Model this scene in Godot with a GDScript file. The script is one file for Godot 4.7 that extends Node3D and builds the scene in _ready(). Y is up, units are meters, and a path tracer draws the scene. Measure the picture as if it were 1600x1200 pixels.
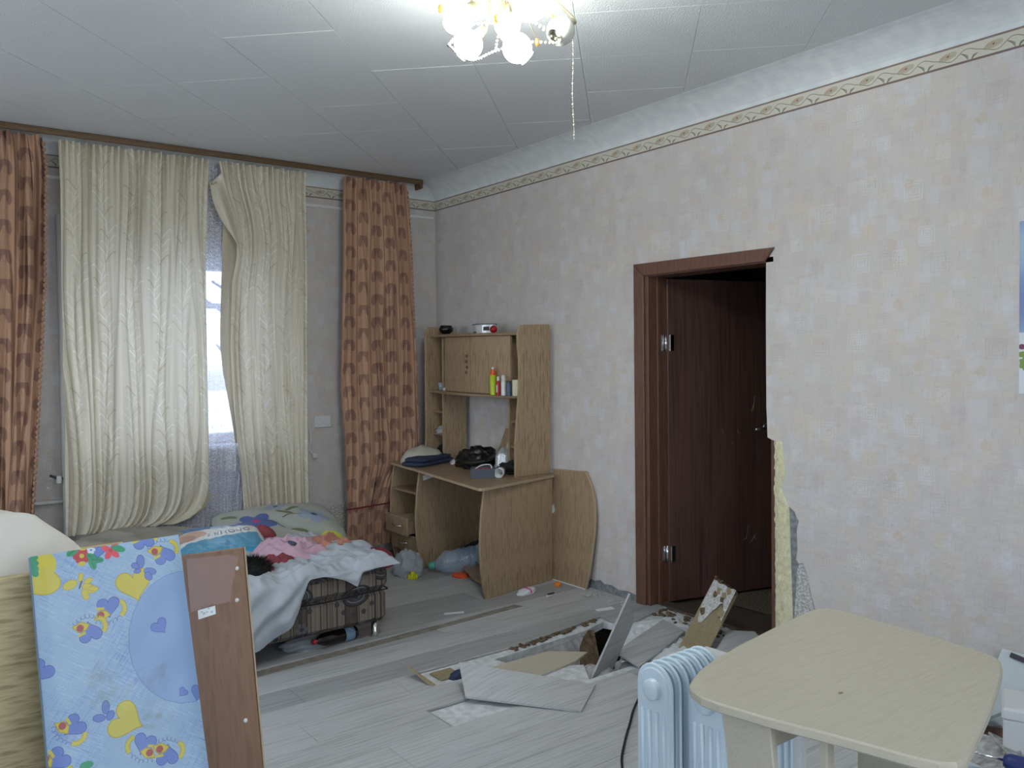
extends Node3D
# A run-down living room: broken laminate floor, curtains, computer desk, chandelier.

var rng := RandomNumberGenerator.new()
var used := {}
var M := {}
var cache := {}

# ------------------------------------------------------------------ naming
func numbered(n: String) -> String:
	if not used.has(n):
		used[n] = 0
		return n
	used[n] += 1
	return "%s_%03d" % [n, used[n]]

func tag(o: Node, label: String, category: String, group := "") -> Node:
	o.set_meta("label", label)
	o.set_meta("category", category)
	if group != "":
		o.set_meta("group", group)
	return o

func thing(called: String, label: String, category: String, at := Vector3.ZERO, rot := Vector3.ZERO, group := "") -> Node3D:
	var o := Node3D.new()
	o.name = numbered(called)
	add_child(o)
	o.position = at
	o.rotation = rot
	tag(o, label, category, group)
	return o

func part(called: String, mesh: Mesh, m: Material, parent: Node3D, at := Transform3D.IDENTITY) -> MeshInstance3D:
	var o := MeshInstance3D.new()
	o.name = called
	o.mesh = mesh
	o.material_override = m
	o.transform = at
	parent.add_child(o, true)
	return o

# a part whose mesh is written in world coordinates, under an unturned parent
func wpart(called: String, mesh: Mesh, m: Material, parent: Node3D) -> MeshInstance3D:
	return part(called, mesh, m, parent, Transform3D(Basis(), -parent.position))

func solo(called: String, mesh: Mesh, m: Material, label: String, category: String, at := Transform3D.IDENTITY, group := "") -> MeshInstance3D:
	var o := MeshInstance3D.new()
	o.name = numbered(called)
	o.mesh = mesh
	o.material_override = m
	o.transform = at
	add_child(o)
	tag(o, label, category, group)
	return o

func struct(called: String, mesh: Mesh, m: Material) -> MeshInstance3D:
	var o := MeshInstance3D.new()
	o.name = numbered(called)
	o.mesh = mesh
	o.material_override = m
	add_child(o)
	o.set_meta("kind", "structure")
	return o

func struct_node(called: String, at := Vector3.ZERO) -> Node3D:
	var o := Node3D.new()
	o.name = numbered(called)
	o.position = at
	add_child(o)
	o.set_meta("kind", "structure")
	return o

func T(x: float, y: float, z: float, rx := 0.0, ry := 0.0, rz := 0.0) -> Transform3D:
	return Transform3D(Basis.from_euler(Vector3(deg_to_rad(rx), deg_to_rad(ry), deg_to_rad(rz))), Vector3(x, y, z))

# ------------------------------------------------------------------ meshes
func st() -> SurfaceTool:
	var s := SurfaceTool.new()
	s.begin(Mesh.PRIMITIVE_TRIANGLES)
	s.set_smooth_group(-1)
	return s

func tri(s: SurfaceTool, a: Vector3, b: Vector3, c: Vector3) -> void:
	# a b c anticlockwise from outside
	s.add_vertex(a); s.add_vertex(c); s.add_vertex(b)

func quad(s: SurfaceTool, a: Vector3, b: Vector3, c: Vector3, d: Vector3) -> void:
	tri(s, a, b, c)
	tri(s, a, c, d)

func done(s: SurfaceTool) -> ArrayMesh:
	s.generate_normals()
	return s.commit()

func box_into(s: SurfaceTool, lo: Vector3, hi: Vector3, b := 0.0) -> void:
	s.set_smooth_group(-1)
	var c := (lo + hi) / 2.0
	var h := (hi - lo) / 2.0
	b = minf(b, minf(h.x, minf(h.y, h.z)) * 0.95)
	for ax in 3:
		var u := (ax + 1) % 3
		var v := (ax + 2) % 3
		for sg in [-1.0, 1.0]:
			var q := []
			for k in [[-1, -1], [1, -1], [1, 1], [-1, 1]]:
				var p := Vector3()
				p[ax] = sg * h[ax]
				p[u] = k[0] * (h[u] - b)
				p[v] = k[1] * (h[v] - b)
				q.append(c + p)
			if sg > 0:
				quad(s, q[0], q[1], q[2], q[3])
			else:
				quad(s, q[3], q[2], q[1], q[0])
	if b <= 0.0:
		return
	for ax in 3:
		var u := (ax + 1) % 3
		var v := (ax + 2) % 3
		for su in [-1.0, 1.0]:
			for sv in [-1.0, 1.0]:
				var q := []
				for k in [[-1, 0], [1, 0], [1, 1], [-1, 1]]:
					var p := Vector3()
					p[ax] = k[0] * (h[ax] - b)
					p[u] = su * (h[u] - (b if k[1] == 1 else 0.0))
					p[v] = sv * (h[v] - (b if k[1] == 0 else 0.0))
					q.append(c + p)
				if su * sv > 0:
					quad(s, q[3], q[2], q[1], q[0])
				else:
					quad(s, q[0], q[1], q[2], q[3])
	for sx in [-1.0, 1.0]:
		for sy in [-1.0, 1.0]:
			for sz in [-1.0, 1.0]:
				var a := c + Vector3(sx * h.x, sy * (h.y - b), sz * (h.z - b))
				var d := c + Vector3(sx * (h.x - b), sy * h.y, sz * (h.z - b))
				var e := c + Vector3(sx * (h.x - b), sy * (h.y - b), sz * h.z)
				if sx * sy * sz > 0:
					tri(s, a, d, e)
				else:
					tri(s, a, e, d)

func bx(lo: Vector3, hi: Vector3, b := 0.002) -> ArrayMesh:
	var s := st()
	box_into(s, lo, hi, b)
	return done(s)

func cbox(size: Vector3, b := 0.002) -> ArrayMesh:
	# centred in x and z, base at 0
	return bx(Vector3(-size.x / 2, 0, -size.z / 2), Vector3(size.x / 2, size.y, size.z / 2), b)

# polygon (u,v) extruded from w=0 to w=d, mapped by basis columns u,v,w, with bevelled edges
const AX_FLOOR := Basis(Vector3(1, 0, 0), Vector3(0, 0, 1), Vector3(0, 1, 0))   # (x,z) up y
const AX_WALLX := Basis(Vector3(0, 0, 1), Vector3(0, 1, 0), Vector3(1, 0, 0))   # (z,y) along x
const AX_WALLZ := Basis(Vector3(1, 0, 0), Vector3(0, 1, 0), Vector3(0, 0, 1))   # (x,y) along z

func ext_into(s: SurfaceTool, poly_in: Array, d: float, bev: float, xf: Transform3D) -> void:
	s.set_smooth_group(-1)
	var poly := PackedVector2Array(poly_in)
	if Geometry2D.is_polygon_clockwise(poly):
		poly.reverse()   # Godot calls y-down clockwise; make the signed area positive below
	var area := 0.0
	for i in poly.size():
		area += poly[i].cross(poly[(i + 1) % poly.size()])
	if area < 0:
		poly.reverse()
	var n := poly.size()
	var inner := PackedVector2Array()
	for i in n:
		var a := poly[(i + n - 1) % n]
		var b := poly[i]
		var c := poly[(i + 1) % n]
		var n1 := (b - a).normalized().orthogonal() * -1.0
		var n2 := (c - b).normalized().orthogonal() * -1.0
		var nn := (n1 + n2)
		nn = nn.normalized() if nn.length() > 0.01 else n1
		var k := clampf(1.0 / maxf(nn.dot(n1), 0.3), 1.0, 2.5)
		inner.append(b + nn * bev * k)
	# orthogonal() * -1 may point outwards; check by area
	var ia := 0.0
	for i in n:
		ia += inner[i].cross(inner[(i + 1) % n])
	if bev > 0.0 and absf(ia) > absf(area):
		for i in n:
			inner[i] = poly[i] * 2.0 - inner[i]
	var idx := Geometry2D.triangulate_polygon(inner)
	if idx.is_empty():
		inner = poly.duplicate()
		idx = Geometry2D.triangulate_polygon(poly)
	var flip := xf.basis.determinant() < 0
	var e := func(a: Vector3, b: Vector3, c: Vector3, ua: Vector2, ub: Vector2, uc: Vector2) -> void:
		if flip:
			var t := b; b = c; c = t
			var ut := ub; ub = uc; uc = ut
		s.set_uv(ua); s.add_vertex(xf * a)
		s.set_uv(uc); s.add_vertex(xf * c)
		s.set_uv(ub); s.add_vertex(xf * b)
	for i in range(0, idx.size(), 3):
		var p0 := inner[idx[i]]
		var p1 := inner[idx[i + 1]]
		var p2 := inner[idx[i + 2]]
		if (p1 - p0).cross(p2 - p0) < 0:
			var t := p1; p1 = p2; p2 = t
		e.call(Vector3(p0.x, p0.y, d), Vector3(p1.x, p1.y, d), Vector3(p2.x, p2.y, d), p0, p1, p2)
		e.call(Vector3(p0.x, p0.y, 0), Vector3(p2.x, p2.y, 0), Vector3(p1.x, p1.y, 0), p0, p2, p1)
	var rings := [[poly, bev, poly, d - bev]]
	if bev > 0.0:
		rings.append([poly, d - bev, inner, d])
		rings.append([inner, 0.0, poly, bev])
	for r in rings:
		for i in n:
			var j := (i + 1) % n
			var a := Vector3(r[0][i].x, r[0][i].y, r[1])
			var b := Vector3(r[0][j].x, r[0][j].y, r[1])
			var c := Vector3(r[2][j].x, r[2][j].y, r[3])
			var f := Vector3(r[2][i].x, r[2][i].y, r[3])
			e.call(a, b, c, r[0][i], r[0][j], r[2][j])
			e.call(a, c, f, r[0][i], r[2][j], r[2][i])

func ext(poly: Array, d: float, bev: float, basis: Basis, at := Vector3.ZERO) -> ArrayMesh:
	var s := st()
	ext_into(s, poly, d, bev, Transform3D(basis, at))
	return done(s)

func lathe_into(s: SurfaceTool, prof: Array, seg: int, xf := Transform3D.IDENTITY, smooth := true) -> void:
	s.set_smooth_group(0 if smooth else -1)
	for i in prof.size() - 1:
		for k in seg:
			var a0 := TAU * k / seg
			var a1 := TAU * (k + 1) / seg
			var p := func(q: Vector2, a: float) -> Vector3: return xf * Vector3(q.x * cos(a), q.y, q.x * sin(a))
			var A: Vector3 = p.call(prof[i], a0)
			var B: Vector3 = p.call(prof[i], a1)
			var C: Vector3 = p.call(prof[i + 1], a1)
			var D: Vector3 = p.call(prof[i + 1], a0)
			if prof[i].x > 1e-6:
				tri(s, A, C, B)
			if prof[i + 1].x > 1e-6:
				tri(s, A, D, C)

func lathe(prof: Array, seg := 20) -> ArrayMesh:
	var s := st()
	lathe_into(s, prof, seg)
	return done(s)

func tube_into(s: SurfaceTool, pts: Array, r: float, seg := 8) -> void:
	s.set_smooth_group(0)
	var up := Vector3.UP
	var rings := []
	for i in pts.size():
		var d: Vector3 = (pts[mini(i + 1, pts.size() - 1)] - pts[maxi(i - 1, 0)]).normalized()
		if absf(d.dot(up)) > 0.95:
			up = Vector3.RIGHT if absf(d.x) < 0.9 else Vector3.BACK
		var x := d.cross(up).normalized()
		var y := x.cross(d).normalized()
		up = y
		var ring := []
		for k in seg:
			var a := TAU * k / seg
			ring.append(pts[i] + (x * cos(a) + y * sin(a)) * r)
		rings.append(ring)
	for i in pts.size() - 1:
		for k in seg:
			var j := (k + 1) % seg
			quad(s, rings[i][k], rings[i][j], rings[i + 1][j], rings[i + 1][k])
	for k in seg:
		tri(s, pts[0], rings[0][(k + 1) % seg], rings[0][k])
		tri(s, pts[-1], rings[-1][k], rings[-1][(k + 1) % seg])

func tube(pts: Array, r: float, seg := 8) -> ArrayMesh:
	var s := st()
	tube_into(s, pts, r, seg)
	return done(s)

func curve(pts: Array, n := 6) -> Array:
	# Catmull-Rom through the points
	var out := []
	for i in pts.size() - 1:
		var a: Vector3 = pts[maxi(i - 1, 0)]
		var d: Vector3 = pts[mini(i + 2, pts.size() - 1)]
		for k in n:
			out.append(pts[i].cubic_interpolate(pts[i + 1], a, d, float(k) / n))
	out.append(pts[-1])
	return out

func ball_into(s: SurfaceTool, c: Vector3, r: float, rings := 6, seg := 8) -> void:
	var prof := []
	for i in rings + 1:
		var a := -PI / 2 + PI * i / rings
		prof.append(Vector2(maxf(cos(a), 0.0) * r, sin(a) * r))
	lathe_into(s, prof, seg, Transform3D(Basis(), c))

func grid(f: Callable, nu: int, nv: int, uvs := Vector2.ONE) -> ArrayMesh:
	var s := st()
	s.set_smooth_group(0)
	var pts := []
	for j in nv + 1:
		var row := []
		for i in nu + 1:
			row.append(f.call(float(i) / nu, float(j) / nv))
		pts.append(row)
	for j in nv:
		for i in nu:
			var q := [[i, j], [i, j + 1], [i + 1, j + 1], [i, j], [i + 1, j + 1], [i + 1, j]]
			for k in [0, 2, 1, 3, 5, 4]:
				var c: Array = q[k]
				s.set_uv(Vector2(float(c[0]) / nu, float(c[1]) / nv) * uvs)
				s.add_vertex(pts[c[1]][c[0]])
	s.generate_normals()
	return s.commit()

func noise(sd: int, freq: float, ridged := false, oct := 3) -> FastNoiseLite:
	var n := FastNoiseLite.new()
	n.seed = sd
	n.frequency = freq
	n.noise_type = FastNoiseLite.TYPE_SIMPLEX_SMOOTH
	n.fractal_type = FastNoiseLite.FRACTAL_RIDGED if ridged else FastNoiseLite.FRACTAL_FBM
	n.fractal_octaves = oct
	return n

# a crumpled lump of cloth or film: base at y=0, half sizes in size
func crumple(size: Vector3, sd: int, amp: float, freq: float, flat := 0.25, ridged := true, n := 30) -> ArrayMesh:
	var fn := noise(sd, freq, ridged)
	var f := func(u: float, v: float) -> Vector3:
		var a := TAU * (1.0 - u)
		var b := -PI / 2 + PI * v
		var d := Vector3(cos(b) * cos(a), sin(b), cos(b) * sin(a))
		var k: float = 1.0 + amp * fn.get_noise_3dv(d * 10.0)
		var p := d * k
		p.y = maxf(p.y, -flat) + flat
		return Vector3(p.x * size.x, p.y * size.y, p.z * size.z)
	return grid(f, n, int(n * 0.7))

# a heap of cloth over a rectangle: heights fall to 0 at a ragged outline
func heap(size: Vector2, h: float, sd: int, fold: float, freq: float, n := 36) -> ArrayMesh:
	var fn := noise(sd, freq, true, 2)
	var fo := noise(sd + 7, freq * 0.6, false, 2)
	var f := func(u: float, v: float) -> Vector3:
		var a := TAU * u
		var r := v
		var ragged: float = 1.0 + 0.28 * fo.get_noise_2d(cos(a) * 8.0, sin(a) * 8.0)
		var x: float = cos(a) * r * ragged * size.x / 2
		var z: float = sin(a) * r * ragged * size.y / 2
		var y: float = h * pow(1.0 - pow(r, 2.4), 0.7) + fold * (fn.get_noise_2d(x * 40.0, z * 40.0) + 0.4) * (1.0 - pow(r, 4.0)) 
		return Vector3(x, maxf(y, 0.0), z)
	return grid(f, n, int(n * 0.5))

# ------------------------------------------------------------------ materials
func mat(called: String, c: Color, rough := 0.8, metal := 0.0) -> StandardMaterial3D:
	var m := StandardMaterial3D.new()
	m.resource_name = called
	m.albedo_color = c
	m.roughness = rough
	m.metallic = metal
	m.cull_mode = BaseMaterial3D.CULL_DISABLED
	M[called] = m
	return m

func c8(r: int, g: int, b: int) -> Color:
	return Color8(r, g, b)

func ramp(stops: Array) -> Gradient:
	var g := Gradient.new()
	g.offsets = PackedFloat32Array(stops.map(func(x): return x[0]))
	g.colors = PackedColorArray(stops.map(func(x): return x[1]))
	return g

func ntex(sd: int, freq: float, stops: Array, size := 256, oct := 4, normal := false, bump := 4.0) -> NoiseTexture2D:
	var t := NoiseTexture2D.new()
	var n := noise(sd, freq, false, oct)
	t.noise = n
	t.width = size
	t.height = size
	t.seamless = true
	t.as_normal_map = normal
	t.bump_strength = bump
	if not stops.is_empty():
		t.color_ramp = ramp(stops)
	return t

func wood(called: String, dark: Color, mid: Color, light: Color, sc: Vector3, rough := 0.5, sd := 3) -> StandardMaterial3D:
	var m := mat(called, Color.WHITE, rough)
	m.albedo_texture = ntex(sd, 0.012, [[0.0, dark], [0.35, mid], [0.6, light], [0.75, mid], [1.0, dark]], 512, 5)
	m.uv1_triplanar = true
	m.uv1_scale = sc
	return m

func speckled(called: String, a: Color, b: Color, sc: float, rough := 0.85, sd := 11, freq := 0.03) -> StandardMaterial3D:
	var m := mat(called, Color.WHITE, rough)
	m.albedo_texture = ntex(sd, freq, [[0.2, a], [0.8, b]], 256, 5)
	m.uv1_triplanar = true
	m.uv1_scale = Vector3.ONE * sc
	return m

func bump(m: StandardMaterial3D, sd: int, freq: float, strength: float, size := 256, oct := 3) -> StandardMaterial3D:
	m.normal_enabled = true
	m.normal_texture = ntex(sd, freq, [], size, oct, true, strength)
	return m

# --- pictures
func poly_fill(im: Image, pts: PackedVector2Array, c: Color) -> void:
	var lo := pts[0]
	var hi := pts[0]
	for p in pts:
		lo = lo.min(p)
		hi = hi.max(p)
	for y in range(maxi(0, int(lo.y)), mini(im.get_height() - 1, int(hi.y) + 1) + 1):
		# scanline
		var xs := []
		var yy := y + 0.5
		for i in pts.size():
			var a := pts[i]
			var b := pts[(i + 1) % pts.size()]
			if (a.y <= yy) != (b.y <= yy):
				xs.append(a.x + (yy - a.y) / (b.y - a.y) * (b.x - a.x))
		xs.sort()
		for k in range(0, xs.size() - 1, 2):
			var x0 := maxi(0, int(round(xs[k])))
			var x1 := mini(im.get_width(), int(round(xs[k + 1])))
			if x1 > x0:
				if c.a >= 1.0:
					im.fill_rect(Rect2i(x0, y, x1 - x0, 1), c)
				else:
					for x in range(x0, x1):
						im.set_pixel(x, y, im.get_pixel(x, y).blend(c))

func ell(cx: float, cy: float, rx: float, ry: float, rot := 0.0, n := 24) -> PackedVector2Array:
	var o := PackedVector2Array()
	for i in n:
		var a := TAU * i / n
		o.append(Vector2(cx, cy) + Vector2(rx * cos(a), ry * sin(a)).rotated(rot))
	return o

func heart(cx: float, cy: float, r: float, rot := 0.0) -> PackedVector2Array:
	var o := PackedVector2Array()
	for i in 40:
		var a := TAU * i / 40
		var p := Vector2(16 * pow(sin(a), 3), -(13 * cos(a) - 5 * cos(2 * a) - 2 * cos(3 * a) - cos(4 * a))) / 16.0
		o.append(Vector2(cx, cy) + (p * r).rotated(rot))
	return o

func stroke(im: Image, pts: Array, w: float, c: Color) -> void:
	for i in pts.size() - 1:
		var a: Vector2 = pts[i]
		var b: Vector2 = pts[i + 1]
		var n := (b - a).normalized().orthogonal() * w / 2
		poly_fill(im, PackedVector2Array([a + n, b + n, b - n, a - n]), c)

func outlined(im: Image, pts: PackedVector2Array, c: Color, line: Color, w := 2.0) -> void:
	poly_fill(im, pts, c)
	var a := []
	for p in pts:
		a.append(p)
	a.append(pts[0])
	stroke(im, a, w, line)

func tex(im: Image) -> ImageTexture:
	return ImageTexture.create_from_image(im)

func new_image(w: int, h: int, c: Color) -> Image:
	var im := Image.create(w, h, false, Image.FORMAT_RGBA8)
	im.fill(c)
	return im

func img_wallpaper() -> Image:
	rng.seed = 41
	var im := new_image(1024, 1024, c8(200, 196, 194))
	for k in 420:
		var w := rng.randi_range(14, 90)
		var h := rng.randi_range(16, 110)
		var x := rng.randi_range(-60, 1023)
		var y := rng.randi_range(-60, 1023)
		var c: Color = [Color(0.84, 0.86, 0.9, 0.2), Color(0.85, 0.79, 0.76, 0.17), Color(0.83, 0.78, 0.7, 0.2), Color(0.76, 0.72, 0.72, 0.2)][rng.randi() % 4]
		for ox in [0, -1024]:
			for oy in [0, -1024]:
				poly_fill(im, PackedVector2Array([Vector2(x + ox, y + oy), Vector2(x + w + ox, y + oy), Vector2(x + w + ox, y + h + oy), Vector2(x + ox, y + h + oy)]), c)
	for k in 26:
		var x := rng.randi_range(20, 920)
		var y := rng.randi_range(20, 920)
		var s := rng.randi_range(50, 84)
		var c := Color(0.7, 0.67, 0.67, 0.2) if k % 2 else Color(0.88, 0.89, 0.9, 0.28)
		for j in 3:
			var o := j * s / 6.0
			var q := [Vector2(x + o, y + o), Vector2(x + s - o, y + o), Vector2(x + s - o, y + s - o), Vector2(x + o, y + s - o), Vector2(x + o, y + o + s / 7.0)]
			stroke(im, q, 6.0, c)
	# a few tan diamonds
	for k in 7:
		poly_fill(im, ell(rng.randi_range(40, 980), rng.randi_range(40, 980), 26, 30, 0.0, 5), Color(0.78, 0.7, 0.6, 0.3))
	# fine woven strokes
	for k in 2600:
		var x := rng.randi_range(0, 1020)
		var y := rng.randi_range(0, 1000)
		var v := rng.randf_range(0.0, 1.0)
		var c := Color(v, v, v, 0.06)
		var r := Rect2i(x, y, 2, rng.randi_range(8, 40)) if k % 3 else Rect2i(x, y, rng.randi_range(8, 40), 2)
		r = r.intersection(Rect2i(0, 0, 1024, 1024))
		for yy in range(r.position.y, r.end.y):
			for xx in range(r.position.x, r.end.x):
				im.set_pixel(xx, yy, im.get_pixel(xx, yy).blend(c))
	return im

func img_border() -> Image:
	var im := new_image(512, 224, c8(198, 195, 185))
	for k in 120:
		poly_fill(im, ell(rng.randf() * 512, rng.randf() * 224, rng.randf_range(10, 40), 4, rng.randf() * 3), Color(0.7, 0.68, 0.6, 0.12))
	var wave := []
	for i in 41:
		var t := i / 40.0
		wave.append(Vector2(t * 512, 118 - 46 * cos(TAU * t) + 12 * sin(TAU * 2 * t)))
	stroke(im, wave, 9, c8(130, 122, 100))
	poly_fill(im, ell(256, 100, 110, 42, -0.25), Color(0.62, 0.6, 0.5, 0.55))
	poly_fill(im, ell(230, 84, 60, 22, -0.3), Color(0.72, 0.58, 0.5, 0.6))
	poly_fill(im, ell(262, 96, 16, 9, -0.4), c8(110, 84, 72))
	for k in 7:
		stroke(im, [Vector2(160 + k * 30, 132 + 8 * sin(k)), Vector2(190 + k * 28, 92 - 6 * k % 13)], 4, Color(0.45, 0.42, 0.34, 0.6))
	for k in 5:
		poly_fill(im, ell(430 + k * 14, 120 + k * 12, 34, 8, 0.5 + k * 0.25), Color(0.46, 0.46, 0.36, 0.65))
		poly_fill(im, ell(60 - k * 8, 160 + k * 6, 40, 8, -0.4 - k * 0.2), Color(0.45, 0.44, 0.36, 0.6))
	im.fill_rect(Rect2i(0, 0, 512, 18), c8(136, 116, 106))
	im.fill_rect(Rect2i(0, 200, 512, 24), c8(118, 100, 96))
	return im

func img_fern(base: Color, lite: Color, dark: Color) -> Image:
	var im := new_image(256, 640, base)
	rng.seed = 5
	for k in 900:
		var x := rng.randi_range(0, 255)
		im.fill_rect(Rect2i(x, rng.randi_range(0, 639), 1, rng.randi_range(10, 60)), base.lerp(dark if k % 2 else lite, 0.12))
	for col in 2:
		var cx := 64.0 + col * 128.0
		var stem := []
		for i in 41:
			stem.append(Vector2(cx + 20 * sin(TAU * i / 20.0 + col * 2.0), i * 16.0))
		stroke(im, stem, 3, base.lerp(lite, 0.8))
		for k in 44:
			var y: float = k * 14.55 + rng.randf() * 5.0
			var x: float = cx + 20 * sin(TAU * y / 320.0 + col * 2.0)
			var sg := 1.0 if k % 2 else -1.0
			var L := rng.randf_range(26.0, 48.0)
			var c := base.lerp(lite, rng.randf_range(0.35, 1.0)) if k % 5 else base.lerp(dark, 0.7)
			for wrap in [-640.0, 0.0, 640.0]:
				var leaf := []
				for i in 9:
					var t := i / 8.0
					leaf.append(Vector2(x + sg * L * sin(t * 1.5), y + wrap - L * 1.5 * t + L * 0.9 * t * t * t))
				stroke(im, leaf, rng.randf_range(2.0, 4.5), c)
	return im

func img_rust() -> Image:
	var im := new_image(256, 256, c8(176, 138, 112))
	rng.seed = 9
	for k in 500:
		im.fill_rect(Rect2i(rng.randi_range(0, 255), rng.randi_range(0, 255), 1, rng.randi_range(8, 40)), c8(164, 126, 104))
	var d := c8(136, 102, 88)
	for o in [Vector2(64, 60), Vector2(192, 188), Vector2(64, 316), Vector2(192, -68)]:
		poly_fill(im, ell(o.x - 30, o.y, 19, 64, 0.08), d)
		poly_fill(im, ell(o.x + 30, o.y, 19, 64, -0.08), d)
		poly_fill(im, ell(o.x, o.y - 50, 24, 14), d)
		poly_fill(im, ell(o.x - 14, o.y - 22, 14, 26, 0.5), d)
		poly_fill(im, ell(o.x + 14, o.y - 22, 14, 26, -0.5), d)
		for j in 6:
			stroke(im, [Vector2(o.x - 40 + j * 15, o.y - 50), Vector2(o.x - 34 + j * 15, o.y + 50)], 2, c8(146, 108, 86))
	for x in [0, 128]:
		im.fill_rect(Rect2i(x, 0, 10, 256), c8(148, 110, 88))
	return im

func img_paisley() -> Image:
	rng.seed = 23
	var im := new_image(512, 512, c8(122, 114, 102))
	var x := 0
	while x < 512:
		var w := rng.randi_range(2, 6)
		var v := rng.randf()
		im.fill_rect(Rect2i(x, 0, w, 512), c8(70, 56, 50) if v < 0.4 else (c8(112, 98, 84) if v < 0.6 else c8(134, 124, 110)))
		x += rng.randi_range(4, 11)
	# broad darker stripe bands
	for b in [60, 220, 400]:
		poly_fill(im, PackedVector2Array([Vector2(b, 0), Vector2(b + 46, 0), Vector2(b + 46, 512), Vector2(b, 512)]), Color(0.22, 0.18, 0.17, 0.5))
	var g := c8(66, 66, 70)
	var l := c8(128, 126, 124)
	for o in [[110, 120, 0.3], [350, 80, -0.4], [230, 300, 0.5], [440, 330, 0.2], [80, 420, -0.3], [330, 460, 0.4], [20, 250, 0.9], [180, 180, -0.8], [300, 190, 0.6], [480, 180, 0.1], [150, 330, 1.0], [490, 470, -0.5], [200, 470, 0.2], [30, 30, 0.4], [250, 30, 0.8]]:
		var c := Vector2(o[0], o[1])
		var drop := PackedVector2Array()
		for i in 40:
			var a := TAU * i / 40
			var r := 62.0 * (1.0 + 0.45 * cos(a)) * 0.75
			drop.append(c + Vector2(cos(a) * r * 0.72, sin(a) * r).rotated(o[2] + 1.2))
		outlined(im, drop, g, c8(44, 42, 44), 5)
		for k in 3:
			var rr := 0.75 - k * 0.22
			var q := PackedVector2Array()
			for p in drop:
				q.append(c + (p - c) * rr)
			var a := []
			for p in q:
				a.append(p)
			a.append(q[0])
			stroke(im, a, 4, l if k % 2 == 0 else c8(88, 90, 96))
		for k in 7:
			poly_fill(im, ell(c.x + 78 * cos(k * 0.5 + o[2]), c.y + 78 * sin(k * 0.5 + o[2]), 9, 9), g)
	for k in 9:
		var c := Vector2(rng.randi_range(20, 490), rng.randi_range(20, 490))
		for j in 6:
			poly_fill(im, ell(c.x + 15 * cos(TAU * j / 6), c.y + 15 * sin(TAU * j / 6), 9, 6, TAU * j / 6), c8(96, 98, 104))
		poly_fill(im, ell(c.x, c.y, 7, 7), c8(60, 58, 60))
	return im

# oilcloth print; crop coordinates are turned into print coordinates
func tq(cx: float, cy: float) -> Vector2:
	var x := 40.0 + 0.1875 * cx
	var y := 830.0 + 0.1875 * cy
	var lx := 48.0 + 0.0813 * (y - 868.0)
	var rx := 280.0 + 0.1226 * (y - 833.0)
	var u := (x - lx) / (rx - lx)
	return Vector2(u * 512.0, (y - (868.0 - 35.0 * u)) * 2.25)

func tp(cx: float, cy: float) -> Vector2:
	return tq((cx * 0.2625 - 40.0) / 0.1875, (900.0 + cy * 0.2625 - 830.0) / 0.1875)

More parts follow.
